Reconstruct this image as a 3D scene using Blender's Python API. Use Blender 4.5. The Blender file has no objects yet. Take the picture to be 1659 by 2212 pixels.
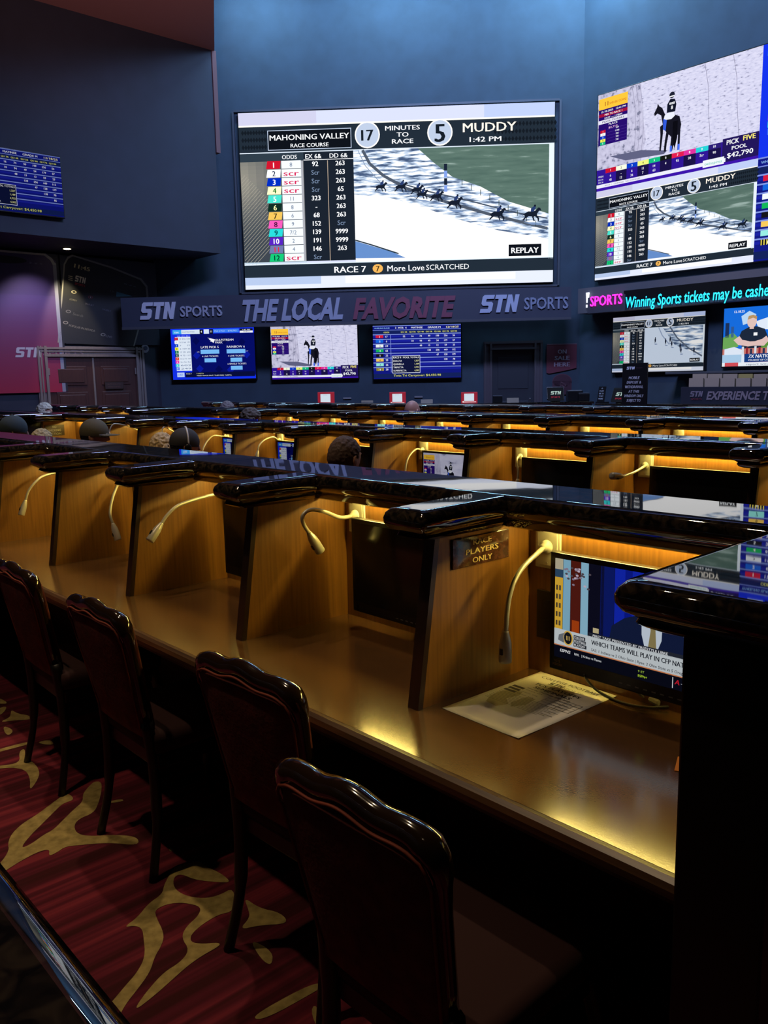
import bpy, bmesh, math, random
from mathutils import Vector, Matrix, noise
random.seed(4)
PI = math.pi
sc = bpy.context.scene
COL = sc.collection
W, H = 1659, 2212

# ------------------------------------------------------------------ camera
F_PX, PITCH, ROLL, CAM_Z = 1796.76, math.radians(9.0026), math.radians(1.1334), 1.5762
fwd = Vector((0, math.cos(PITCH), -math.sin(PITCH)))
r0 = Vector((1, 0, 0)); u0 = r0.cross(fwd)
RIGHT = r0*math.cos(ROLL) - u0*math.sin(ROLL)
UP = u0*math.cos(ROLL) + r0*math.sin(ROLL)
CAM = Vector((0, 0, CAM_Z))
cd = bpy.data.cameras.new('camera'); cam = bpy.data.objects.new('camera', cd); COL.objects.link(cam)
cd.sensor_fit = 'HORIZONTAL'; cd.sensor_width = 36; cd.lens = F_PX/W*36; cd.clip_start = .01; cd.clip_end = 100
m = Matrix((RIGHT, UP, -fwd)).transposed().to_4x4(); m.translation = CAM
cam.matrix_world = m; sc.camera = cam

def ray(x, y):
    return (fwd*F_PX + RIGHT*(x-W/2) - UP*(y-H/2)).normalized()
def at_z(x, y, z):
    d = ray(x, y); return CAM + d*((z-CAM_Z)/d.z)
def at_plane(x, y, P, n):
    d = ray(x, y); return CAM + d*((P-CAM).dot(n)/d.dot(n))

# ------------------------------------------------------------------ colour / materials
def lin(c):
    return tuple(((v/255)/12.92 if v/255 <= .04045 else ((v/255+.055)/1.055)**2.4) for v in c[:3])
MATS = {}
def newmat(name):
    mt = bpy.data.materials.new(name); mt.use_nodes = True
    nt = mt.node_tree; b = nt.nodes['Principled BSDF']
    return mt, nt, b
def mat(name, col, rough=.5, metal=0, spec=.5, coat=0, bump=0, bscale=200, var=0, vscale=(5, 5, 5), emit=None, estr=0):
    if name in MATS: return MATS[name]
    mt, nt, b = newmat(name)
    b.inputs['Base Color'].default_value = (*col, 1); b.inputs['Roughness'].default_value = rough
    b.inputs['Metallic'].default_value = metal; b.inputs['Specular IOR Level'].default_value = spec
    b.inputs['Coat Weight'].default_value = coat; b.inputs['Coat Roughness'].default_value = .08
    tc = nt.nodes.new('ShaderNodeTexCoord')
    if var:
        mp = nt.nodes.new('ShaderNodeMapping'); mp.inputs['Scale'].default_value = vscale
        n = nt.nodes.new('ShaderNodeTexNoise'); n.inputs['Scale'].default_value = 1; n.inputs['Detail'].default_value = 5
        nt.links.new(tc.outputs['Object'], mp.inputs['Vector']); nt.links.new(mp.outputs['Vector'], n.inputs['Vector'])
        r = nt.nodes.new('ShaderNodeValToRGB'); r.color_ramp.elements[0].position = .3; r.color_ramp.elements[1].position = .7
        r.color_ramp.elements[0].color = (*[c*(1-var) for c in col], 1); r.color_ramp.elements[1].color = (*[min(1, c*(1+var)) for c in col], 1)
        nt.links.new(n.outputs['Fac'], r.inputs['Fac']); nt.links.new(r.outputs['Color'], b.inputs['Base Color'])
    if bump:
        n = nt.nodes.new('ShaderNodeTexNoise'); n.inputs['Scale'].default_value = bscale
        bp = nt.nodes.new('ShaderNodeBump'); bp.inputs['Strength'].default_value = bump; bp.inputs['Distance'].default_value = .002
        nt.links.new(tc.outputs['Object'], n.inputs['Vector']); nt.links.new(n.outputs['Fac'], bp.inputs['Height']); nt.links.new(bp.outputs['Normal'], b.inputs['Normal'])
    if emit:
        b.inputs['Emission Color'].default_value = (*emit, 1); b.inputs['Emission Strength'].default_value = estr
    MATS[name] = mt; return mt

M_GRAN, nt, b = newmat('granite')
b.inputs['Roughness'].default_value = .02; b.inputs['IOR'].default_value = 2.1
tc = nt.nodes.new('ShaderNodeTexCoord'); n1 = nt.nodes.new('ShaderNodeTexNoise'); n1.inputs['Scale'].default_value = 38; n1.inputs['Detail'].default_value = 8; n1.inputs['Distortion'].default_value = 1.2
r = nt.nodes.new('ShaderNodeValToRGB'); e = r.color_ramp.elements
e[0].position = .44; e[0].color = (.006, .006, .006, 1); e[1].position = .66; e[1].color = (.05, .036, .024, 1)
nt.links.new(tc.outputs['Object'], n1.inputs['Vector']); nt.links.new(n1.outputs['Fac'], r.inputs['Fac']); nt.links.new(r.outputs['Color'], b.inputs['Base Color'])
n2 = nt.nodes.new('ShaderNodeTexNoise'); n2.inputs['Scale'].default_value = 6; bp = nt.nodes.new('ShaderNodeBump'); bp.inputs['Strength'].default_value = .012; bp.inputs['Distance'].default_value = .01
nt.links.new(tc.outputs['Object'], n2.inputs['Vector']); nt.links.new(n2.outputs['Fac'], bp.inputs['Height']); nt.links.new(bp.outputs['Normal'], b.inputs['Normal'])

def wood(name, c1, c2, rough=.38, axis='Z', coat=.2):
    mt, nt, b = newmat(name)
    tc = nt.nodes.new('ShaderNodeTexCoord'); mp = nt.nodes.new('ShaderNodeMapping')
    mp.inputs['Scale'].default_value = (60, 60, 2.2) if axis == 'Z' else (2.2, 60, 60)
    n = nt.nodes.new('ShaderNodeTexNoise'); n.inputs['Scale'].default_value = 1.6; n.inputs['Detail'].default_value = 6; n.inputs['Distortion'].default_value = .4
    r = nt.nodes.new('ShaderNodeValToRGB'); r.color_ramp.elements[0].position = .3; r.color_ramp.elements[1].position = .72
    r.color_ramp.elements[0].color = (*c1, 1); r.color_ramp.elements[1].color = (*c2, 1)
    nt.links.new(tc.outputs['Object'], mp.inputs['Vector']); nt.links.new(mp.outputs['Vector'], n.inputs['Vector']); nt.links.new(n.outputs['Fac'], r.inputs['Fac'])
    nt.links.new(r.outputs['Color'], b.inputs['Base Color']); b.inputs['Roughness'].default_value = rough; b.inputs['Coat Weight'].default_value = coat; b.inputs['Coat Roughness'].default_value = .25
    return mt
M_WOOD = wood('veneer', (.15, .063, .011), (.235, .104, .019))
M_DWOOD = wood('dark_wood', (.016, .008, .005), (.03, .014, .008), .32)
M_EDGE = wood('desk_edge_wood', (.05, .022, .01), (.11, .055, .022), .4, 'X')
M_DESK = mat('desk_laminate', (.095, .045, .017), .17, bump=.05, bscale=300, var=.12, vscale=(3, 3, 3), coat=.3)
M_DESK.node_tree.nodes['Principled BSDF'].inputs['Coat Roughness'].default_value = .12
M_LAMP = mat('satin_ivory', (.52, .50, .42), .38, spec=.5)
M_LAMPM = mat('satin_chrome', (.5, .48, .41), .32, metal=.25)
M_BLK = mat('black_plastic', (.008, .008, .009), .28)
M_SCR = mat('dark_glass', (.006, .007, .009), .12)
M_STEEL = mat('brushed_steel', (.5, .5, .5), .3, metal=1)
M_VELVET = mat('red_upholstery', (.13, .019, .015), .85, bump=.6, bscale=90, var=.35, vscale=(25, 25, 25))
M_PIPE = mat('orange_piping', (.22, .035, .015), .7)
M_LEG = mat('leg_lacquer', (.006, .004, .003), .4)
M_CHW = mat('chair_lacquer', (.018, .009, .005), .12, coat=1)
M_PAPER = mat('paper_white', (.72, .70, .62), .8)
M_LED = mat('led_tape', (1, .8, .3), .5, emit=(1, .74, .17), estr=112)
M_RUB = mat('cable_black', (.012, .012, .012), .5)

# ------------------------------------------------------------------ object helpers
def bm_mesh(bm, name):
    me = bpy.data.meshes.new(name); bmesh.ops.recalc_face_normals(bm, faces=bm.faces); bm.to_mesh(me); bm.free(); return me
def tag(o, label=None, cat=None, group=None, kind=None):
    if label: o['label'] = label
    if cat: o['category'] = cat
    if group: o['group'] = group
    if kind: o['kind'] = kind
    return o
def obj(name, me, mt=None, parent=None, loc=None, rotz=None, smooth=False, mw=None):
    if isinstance(me, bmesh.types.BMesh): me = bm_mesh(me, name)
    o = bpy.data.objects.new(name, me); COL.objects.link(o)
    if mt is not None and len(me.materials) == 0: me.materials.append(mt)
    if smooth:
        for p in me.polygons: p.use_smooth = True
    if loc is not None: o.location = loc
    if rotz is not None: o.rotation_euler = (0, 0, rotz)
    if mw is not None: o.matrix_world = mw
    if parent is not None: o.parent = parent
    return o
def empty(name, loc=(0, 0, 0), rotz=0, label=None, cat=None, group=None):
    o = bpy.data.objects.new(name, None); COL.objects.link(o); o.location = loc; o.rotation_euler = (0, 0, rotz); o.empty_display_size = .1
    return tag(o, label, cat, group)
def copy_tree(o, parent=None):
    c = o.copy(); COL.objects.link(c); c.parent = parent
    for ch in list(o.children): copy_tree(ch, c)
    return c
def box(bm, x0, x1, y0, y1, z0, z1, bev=0):
    vs = [bm.verts.new((x, y, z)) for z in (z0, z1) for y in (y0, y1) for x in (x0, x1)]
    fs = [bm.faces.new([vs[i] for i in q]) for q in ((0, 2, 3, 1), (4, 5, 7, 6), (0, 1, 5, 4), (2, 6, 7, 3), (0, 4, 6, 2), (1, 3, 7, 5))]
    if bev:
        es = list({e for f in fs for e in f.edges})
        bmesh.ops.bevel(bm, geom=es, offset=bev, segments=2, affect='EDGES', profile=.6)
    return fs
def bx(*a, **k):
    bm = bmesh.new(); box(bm, *a, **k); return bm
def prism_x(bm, prof, x0, x1):
    a = [bm.verts.new((x0, y, z)) for y, z in prof]; b_ = [bm.verts.new((x1, y, z)) for y, z in prof]
    n = len(prof); bm.faces.new(a); bm.faces.new(b_[::-1])
    for i in range(n): bm.faces.new((a[i], b_[i], b_[(i+1) % n], a[(i+1) % n]))
def prism_z(bm, pts, z0, z1):
    a = [bm.verts.new((x, y, z0)) for x, y in pts]; b_ = [bm.verts.new((x, y, z1)) for x, y in pts]
    n = len(pts); bm.faces.new(a[::-1]); bm.faces.new(b_)
    for i in range(n): bm.faces.new((a[i], a[(i+1) % n], b_[(i+1) % n], b_[i]))
def catmull(P, n=8):
    P = [Vector(p) for p in P]; Q = [P[0]*2-P[1]]+P+[P[-1]*2-P[-2]]; out = []
    for i in range(1, len(Q)-2):
        for k in range(n):
            t = k/n; a, b_, c, d = Q[i-1:i+3]
            out.append(.5*((2*b_)+(c-a)*t+(2*a-5*b_+4*c-d)*t*t+(3*b_-a-3*c+d)*t**3))
    out.append(P[-1]); return out
def tube(bm, P, rad, seg=10, caps=True):
    P = [Vector(p) for p in P]; rings = []
    t = (P[1]-P[0]).normalized(); up = Vector((0, 0, 1)) if abs(t.z) < .9 else Vector((1, 0, 0)); nx = t.cross(up).normalized()
    for i, p in enumerate(P):
        t = (P[min(i+1, len(P)-1)]-P[max(i-1, 0)]).normalized(); nx = (nx-t*nx.dot(t)).normalized(); ny = t.cross(nx)
        rr = rad[i] if isinstance(rad, (list, tuple)) else rad
        rings.append([bm.verts.new(p+nx*math.cos(2*PI*k/seg)*rr+ny*math.sin(2*PI*k/seg)*rr) for k in range(seg)])
    for a, b_ in zip(rings, rings[1:]):
        for k in range(seg): bm.faces.new((a[k], a[(k+1) % seg], b_[(k+1) % seg], b_[k]))
    if caps: bm.faces.new(rings[0][::-1]); bm.faces.new(rings[-1])
def ellipsoid(bm, c, r, seg=20, rng=12, fn=None):
    rows = []
    for j in range(rng+1):
        th = PI*j/rng
        if j in (0, rng): rows.append([bm.verts.new((c[0], c[1], c[2]+r[2]*math.cos(th)))]); continue
        rows.append([bm.verts.new((c[0]+r[0]*math.sin(th)*math.cos(2*PI*k/seg), c[1]+r[1]*math.sin(th)*math.sin(2*PI*k/seg), c[2]+r[2]*math.cos(th))) for k in range(seg)])
    for j in range(rng):
        a, b_ = rows[j], rows[j+1]
        for k in range(seg):
            k2 = (k+1) % seg
            if len(a) == 1: bm.faces.new((a[0], b_[k], b_[k2]))
            elif len(b_) == 1: bm.faces.new((a[k], b_[0], a[k2]))
            else: bm.faces.new((a[k], b_[k], b_[k2], a[k2]))
    if fn:
        for row in rows:
            for v in row: v.co = fn(v.co)

# ------------------------------------------------------------------ canvas: printed / lit pictures as layered flat shapes
_txt = {}
_G = [[(.06, .73), (.50, .73), (.50, .57), (.20, .57), (.18, .55), (.18, .47), (.20, .45), (.42, .45), (.50, .37), (.50, .08), (.42, 0), (0, 0), (0, .16), (.30, .16), (.32, .18), (.32, .27), (.30, .29), (.08, .29), (0, .37), (0, .66)],
      [(.55, .73), (1.02, .73), (1.02, .56), (.875, .56), (.875, 0), (.695, 0), (.695, .56), (.55, .56)],
      [(1.07, 0), (1.07, .73), (1.23, .73), (1.38, .36), (1.38, .73), (1.55, .73), (1.55, 0), (1.40, 0), (1.24, .38), (1.24, 0)]]
STN_GLYPH = ([p for g in _G for p in g], [tuple(range(0, 20)), tuple(range(20, 28)), tuple(range(28, 38))])
def text_geo(s, bold=0., res=2, solid=False):
    bold = min(bold*.6, .042)+1e-5 if solid else min(bold*.75, .036)
    key = (s, bold, solid)
    if s == 'STN': return STN_GLYPH
    if key in _txt: return _txt[key]
    cu = bpy.data.curves.new('t', 'FONT'); cu.body = s; cu.size = 1; cu.offset = bold if solid else 0; cu.resolution_u = res; cu.fill_mode = 'FRONT'
    o = bpy.data.objects.new('t', cu); COL.objects.link(o)
    dg = bpy.context.evaluated_depsgraph_get(); me = bpy.data.meshes.new_from_object(o.evaluated_get(dg))
    V = [(v.co.x, v.co.y) for v in me.vertices]; Fc = [tuple(p.vertices) for p in me.polygons]
    bpy.data.objects.remove(o); bpy.data.curves.remove(cu); bpy.data.meshes.remove(me)
    if bold > 0 and not solid:      # heavier strokes: the same outline laid down again slightly to either side
        n0 = len(V); V0, F0 = V, Fc; V, Fc = [], []
        for i, d in enumerate((-bold, 0, bold)): V += [(x+d, y) for x, y in V0]; Fc += [tuple(j+i*n0 for j in f) for f in F0]
    _txt[key] = (V, Fc); return V, Fc
_cm = {}
def canvas_mat(col, mode, k):
    key = (col, mode, k)
    if key in _cm: return _cm[key]
    if isinstance(col, str): _cm[key] = special_mat(col, k); return _cm[key]
    mt, nt, b = newmat('ink_%d_%d_%d' % col[:3] if mode == 'print' else 'glow_%d_%d_%d' % col[:3])
    c = lin(col)
    if mode == 'print':
        b.inputs['Base Color'].default_value = (*c, 1); b.inputs['Roughness'].default_value = .6
    else:
        nt.nodes.remove(b); em = nt.nodes.new('ShaderNodeEmission'); em.inputs['Color'].default_value = (*c, 1); em.inputs['Strength'].default_value = k
        nt.links.new(em.outputs[0], nt.nodes['Material Output'].inputs['Surface'])
        if max(c)*k < .45: mt.cycles.emission_sampling = 'NONE'
    _cm[key] = mt; return mt
def special_mat(name, k):
    """noise pictures: 'snow', 'sand', 'grass' shown by a screen"""
    mt, nt, b = newmat('picture_'+name); nt.nodes.remove(b)
    em = nt.nodes.new('ShaderNodeEmission'); em.inputs['Strength'].default_value = k
    nt.links.new(em.outputs[0], nt.nodes['Material Output'].inputs['Surface'])
    tc = nt.nodes.new('ShaderNodeTexCoord'); mp = nt.nodes.new('ShaderNodeMapping'); n = nt.nodes.new('ShaderNodeTexNoise'); r = nt.nodes.new('ShaderNodeValToRGB')
    P = {'snow': ((.9, 1, 6), 3.2, [(.40, (70, 90, 125)), (.5, (190, 210, 235)), (.56, (255, 255, 255))], .35),
         'sand': ((1.2, 1, 1.2), 9, [(.36, (120, 122, 150)), (.44, (190, 188, 215)), (.6, (206, 204, 230))], 0),
         'sand_light': ((1.5, 1, 4), 8, [(.33, (140, 140, 168)), (.40, (206, 206, 234)), (.6, (222, 221, 245))], .2),
         'grass': ((.6, 1, 5), 2.6, [(.3, (76, 102, 94)), (.6, (94, 120, 110)), (.72, (150, 172, 165))], .15)}[name]
    mp.inputs['Scale'].default_value = P[0]; mp.inputs['Rotation'].default_value = (0, P[3], 0); n.inputs['Scale'].default_value = P[1]; n.inputs['Detail'].default_value = 5
    nt.links.new(tc.outputs['Object'], mp.inputs['Vector']); nt.links.new(mp.outputs['Vector'], n.inputs['Vector']); nt.links.new(n.outputs['Fac'], r.inputs['Fac']); nt.links.new(r.outputs['Color'], em.inputs['Color'])
    while len(r.color_ramp.elements) < len(P[2]): r.color_ramp.elements.new(.5)
    for el, (p, c) in zip(r.color_ramp.elements, P[2]): el.position = p; el.color = (*lin(c), 1)
    if name == 'grass': mt.cycles.emission_sampling = 'NONE'
    return mt
class Canvas:
    """units: x right, y down, origin top left; becomes one mesh in the local xz plane facing -y"""
    def __init__(s, w, h, mode='glow', k=1.0): s.w, s.h, s.mode, s.k = w, h, mode, k; s.S = []
    def poly(s, pts, col, l=1): s.S.append((pts, [tuple(range(len(pts)))], col, l)); return s
    def rect(s, x0, y0, x1, y1, col, l=1): return s.poly([(x0, y0), (x1, y0), (x1, y1), (x0, y1)], col, l)
    def frame(s, x0, y0, x1, y1, t, col, l=2):
        s.rect(x0, y0, x1, y0+t, col, l); s.rect(x0, y1-t, x1, y1, col, l); s.rect(x0, y0+t, x0+t, y1-t, col, l); return s.rect(x1-t, y0+t, x1, y1-t, col, l)
    def ell(s, cx, cy, rx, ry, col, l=2, n=24, a0=0, a1=2*PI): return s.poly([(cx+rx*math.cos(a0+(a1-a0)*i/n), cy+ry*math.sin(a0+(a1-a0)*i/n)) for i in range(n)], col, l)
    def line(s, P, w, col, l=2):
        for (x0, y0), (x1, y1) in zip(P, P[1:]):
            d = math.hypot(x1-x0, y1-y0) or 1; nx, ny = -(y1-y0)/d*w/2, (x1-x0)/d*w/2
            s.poly([(x0+nx, y0+ny), (x1+nx, y1+ny), (x1-nx, y1-ny), (x0-nx, y0-ny)], col, l)
        return s
    def text(s, t, cx, cy, h, col, w=None, al='c', bold=0., shear=0., l=4, rot=0):
        """h = capital height, w = whole width if it must fit"""
        V, Fc = text_geo(t, bold)
        if not V: return s
        x0 = min(v[0] for v in V); x1 = max(v[0] for v in V); k = h/.73
        sx = (w/(x1-x0)) if w else k
        ox = {'c': -(x0+x1)/2, 'l': -x0, 'r': -x1}[al]; out = []
        for x, y in V:
            X = (x+ox)*sx + shear*y*k; Y = -(y-.365)*k
            out.append((cx+X*math.cos(rot)-Y*math.sin(rot), cy+X*math.sin(rot)+Y*math.cos(rot)))
        s.S.append((out, Fc, col, l)); return s
    def sub(s, other, x0, y0, x1, y1, dl=0):
        ax, ay = (x1-x0)/other.w, (y1-y0)/other.h
        for pts, Fc, col, l in other.S: s.S.append(([(x0+x*ax, y0+y*ay) for x, y in pts], Fc, col, l+dl))
        return s
    def mesh(s, name, width, height, eps=.0015, x0=None, z0=None):
        """x from x0 (default centred), z top = z0"""
        x0 = -width/2 if x0 is None else x0; z0 = height/2 if z0 is None else z0
        me = bpy.data.meshes.new(name); V = []; Fs = []; mi = []; mats = []
        for pts, Fc, col, l in s.S:
            mt = canvas_mat(col, s.mode, s.k)
            if mt not in mats: mats.append(mt)
            b0 = len(V); V += [(x0+x/s.w*width, -l*eps, z0-y/s.h*height) for x, y in pts]
            for f in Fc:
                P = [pts[i] for i in f]; ar = sum(P[i][0]*P[(i+1) % len(P)][1]-P[(i+1) % len(P)][0]*P[i][1] for i in range(len(P)))
                ff = f if ar < 0 else f[::-1]
                Fs.append([b0+i for i in ff]); mi.append(mats.index(mt))
        me.from_pydata(V, [], Fs)
        for mt in mats: me.materials.append(mt)
        me.polygons.foreach_set('material_index', mi); me.update()
        return me

WH, BK = (250, 252, 255), (14, 18, 26)
DK = (33, 44, 56)
def horse(cv, x, y, s, col=(22, 30, 46), flip=1, l=6, rider=(40, 60, 110)):
    B = [(-16, -3), (-8, -7), (2, -6), (9, -9), (15, -15), (19, -14), (22, -8), (17, -8), (12, -1), (12, 3), (17, 9), (16, 16), (14, 16), (13, 10), (7, 4), (4, 6), (7, 15), (4, 15), (0, 5), (-8, 4), (-14, 8), (-20, 14), (-22, 12), (-16, 5), (-18, 1), (-24, 3)]
    cv.poly([(x+px*s*flip, y+py*s) for px, py in B], col, l)
    cv.poly([(x+px*s*flip, y+py*s) for px, py in [(-3, -6), (-2, -13), (4, -18), (9, -17), (8, -12), (4, -6)]], rider, l+.5)
    cv.ell(x+7*s*flip, y-19*s, 2.6*s, 2.6*s, col, l+.5, 10)

def mahoning(alt=False, k=1.0):
    c = Canvas(1000, 543, k=k)
    c.rect(0, 0, 1000, 543, (214, 220, 245), 0); c.rect(0, 0, 250, 38, (205, 205, 232), 1); c.rect(780, 0, 1000, 38, (190, 205, 245), 1)
    c.rect(0, 38, 1000, 43, (255, 252, 240), 1); c.rect(0, 43, 1000, 120, DK, 1)
    for i in range(30):
        for j in range(3):
            xx = (-1+i*9) if i < 11 else 800+(i-11)*11
            if i < 10 or i > 11: c.poly([(xx+4, 52+j*22), (xx+9, 60+j*22), (xx+4, 68+j*22), (xx-1, 60+j*22)], (20, 27, 36), 1.5) if xx < 1000 and xx > 0 else 0
    c.frame(92, 55, 360, 115, 2, (200, 215, 240)); c.rect(94, 57, 358, 113, BK, 1.6)
    c.text('MAHONING VALLEY', 226, 77, 17, WH, 255, bold=.02).text('RACE COURSE', 226, 102, 12, WH, 122, bold=.02)
    for cx, t, hh in ((411, '17', 34), (641, '5', 56)):
        c.ell(cx, 78, 40, 40, (255, 250, 245), 2); c.ell(cx, 78, 36, 36, (188, 202, 226), 3); c.text(t, cx, 78, hh, (22, 30, 40), bold=.04)
    for i, t in enumerate(('MINUTES', 'TO', 'RACE')): c.text(t, 523, 60+i*20, 14, WH, (110, 38, 68)[i], bold=.02)
    c.text('MUDDY', 797, 66, 28, (255, 246, 232), 168, bold=.02).text('1:42 PM', 784, 102, 15, WH, 100, bold=.02)
    c.rect(0, 120, 1000, 123, (220, 232, 246), 1.2)
    c.rect(0, 123, 205, 148, (46, 60, 72), 1.3); c.rect(0, 148, 205, 458, (92, 94, 98), 1.3)
    for i in range(26):
        for j in range(8): f_ = math.exp(-((i-4)/10)**2)*(1-j/9); c.rect(j*25, 148+i*11.9, j*25+25.2, 160+i*11.9, tuple(int(v) for v in (60+85*f_, 68+74*f_, 78+54*f_)), 1.4)
    for i in range(26): c.line([(2, 200+i*12), (min(84, 2+(i+2)*6), 200+i*12-min(82, (i+2)*6))], 1.2, (170, 165, 150), 1.6)
    c.rect(196, 148, 203, 458, (170, 172, 180), 1.7)
    c.text('ODDS', 160, 136, 13, WH, 48, bold=.02)
    c.rect(205, 123, 365, 458, (26, 34, 46), 1.3); c.text('EX 6&', 237, 136, 14, WH, 52, bold=.02).text('DD 6&', 318, 136, 14, WH, 58, bold=.02); c.rect(205, 146, 365, 148, WH, 2); c.rect(281, 150, 283, 458, (190, 170, 150), 2)
    rows = [('1', '8', '92', '263', (205, 20, 45), WH), ('2', 'scr', 'Scr', '263', (248, 250, 255), (30, 50, 80)), ('3', 'scr', 'Scr', '263', (0, 45, 190), WH), ('4', 'scr', 'Scr', '65', (250, 255, 200), (20, 110, 30)),
            ('5', '11', '323', '263', (70, 225, 205), WH), ('6', '8', '-', '263', (15, 45, 35), (250, 250, 180)), ('7', '6', '68', '263', (240, 195, 90), (40, 35, 20)), ('8', '9', '152', 'Scr', (245, 90, 185), (70, 15, 60)),
            ('9', '7/2', '139', '9999', (40, 215, 215), (0, 70, 80)), ('10', '2', '191', '9999', (85, 35, 190), WH), ('11', '4', '146', '263', (110, 120, 170), (225, 30, 60)), ('12', 'scr', 'Scr', '', (20, 200, 120), (5, 50, 40))]
    for i, (n, o, e_, d, bg, fg) in enumerate(rows):
        y = 159+i*26
        c.poly([(88, y-12), (131, y-12), (128, y+12), (83, y+12)], bg, 2); c.rect(133, y-12, 196, y+12, (240, 248, 255), 2)
        c.text(n, 108, y, 17, fg, bold=.03); red = o == 'scr'
        c.text(o, 164, y, 17 if red else 13, (215, 40, 90) if red else (80, 100, 130), 50 if red else None, bold=.02 if red else 0)
        c.text(e_, 242, y, 15, (120, 140, 170) if e_ == 'Scr' else WH, bold=0.01 if e_ == 'Scr' else .035)
        if d: c.text(d, 322, y, 15, (120, 140, 170) if d == 'Scr' else WH, bold=0.01 if d == 'Scr' else .035)
    # the race picture
    c.rect(365, 123, 1000, 470, 'snow', 1)
    f = lambda x, y: (max(365, min(984, (x-515)*1.462)), max(123, min(469, (y-(245-.0336*(x-513)))*1.41)))
    if not alt:
        c.poly([f(*p) for p in [(905, 310), (1188, 300), (1188, 458), (1100, 432), (1040, 400), (980, 380), (940, 350)]], 'grass', 1.4)
        c.poly([f(*p) for p in [(762, 418), (840, 425), (900, 440), (980, 468), (1080, 495), (1188, 512), (1188, 570), (762, 570)]], (255, 255, 255), 1.5)
        c.line([f(*p) for p in [(785, 322), (800, 352), (830, 378), (880, 405), (960, 432), (1060, 460), (1186, 490)]], 9, (78, 88, 104), 1.7)
        c.line([f(*p) for p in [(775, 322), (790, 356), (822, 392), (900, 425)]], 2, (120, 140, 170), 1.8)
        c.line([f(*p) for p in [(860, 392), (930, 412), (1020, 432), (1110, 455), (1186, 468)]], 4, (70, 82, 100), 1.8)
        c.poly([f(*p) for p in [(762, 520), (800, 530), (850, 545), (875, 556), (762, 558)]], (100, 140, 200), 1.8); c.line([f(*p) for p in [(762, 518), (800, 528), (860, 547)]], 4, (40, 56, 70), 1.9)
        for i, y in enumerate((352, 367, 383, 398)): a, b_ = f(965, y), f(965, y+14); c.rect(a[0]-5, a[1], a[0]+5, b_[1], (25, 35, 55) if i % 2 == 0 else (130, 160, 230), 2)
        for i in range(9): a = f(1000+i*20, 385+i*11); c.rect(a[0], a[1], a[0]+2, a[1]+18, (40, 60, 50), 2)
        for x, y, s_ in ((824, 402, .9), (868, 402, .95), (903, 408, .95), (914, 418, .9), (946, 422, 1), (985, 436, 1.15), (1078, 460, 1.2), (1152, 460, 1.3)):
            X, Y = f(x, y); c.poly([(X-20*s_, Y+18*s_), (X+10*s_, Y+19*s_), (X+30*s_, Y+26*s_), (X, Y+24*s_)], (120, 145, 185), 2); horse(c, X, Y, s_*1.05)
    else:
        c.poly([(365, 123), (560, 123), (700, 300), (980, 400), (984, 470), (365, 470)], (214, 228, 248), 1.5)
        c.line([(640, 123), (720, 230), (840, 330), (984, 410)], 14, (92, 104, 124), 1.7); c.line([(520, 123), (560, 200), (640, 290)], 10, (150, 168, 200), 1.6)
        for x, y in ((487, 245), (600, 262), (648, 245), (666, 285), (755, 310), (765, 350), (900, 355)):
            c.ell(x, y-4, 8, 20, (25, 32, 50), 5, 12); c.ell(x, y-26, 5, 6, (30, 36, 60), 5, 8); c.rect(x-6, y+8, x-3, y+28, (25, 32, 50), 5); c.rect(x+2, y+8, x+5, y+26, (25, 32, 50), 5); c.ell(x+8, y+36, 16, 4, (120, 140, 180), 4)
    c.rect(984, 123, 1000, 470, (230, 240, 250), 2)
    c.rect(858, 424, 962, 460, BK, 6); c.text('REPLAY', 910, 442, 18, WH, 88, bold=.035, l=8)
    c.rect(0, 458, 205, 462, (190, 210, 225), 2); c.rect(0, 466, 1000, 506, DK, 2); c.rect(0, 464, 1000, 467, (225, 240, 255), 3)
    c.text('RACE 7', 346, 487, 20, WH, 104, bold=.025); c.ell(436, 487, 17, 14, (240, 180, 90), 3, 14); c.text('7', 436, 487, 18, (60, 45, 20), bold=.03, l=5)
    c.text('More Love', 527, 487, 19, WH, 120, bold=.012).text('SCRATCHED', 662, 487, 17, WH, 138)
    c.rect(0, 506, 1000, 543, (226, 232, 250), 2); c.rect(0, 506, 250, 530, (180, 198, 232), 2.5); c.rect(330, 508, 880, 530, (255, 255, 255), 2.5)
    return c

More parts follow.
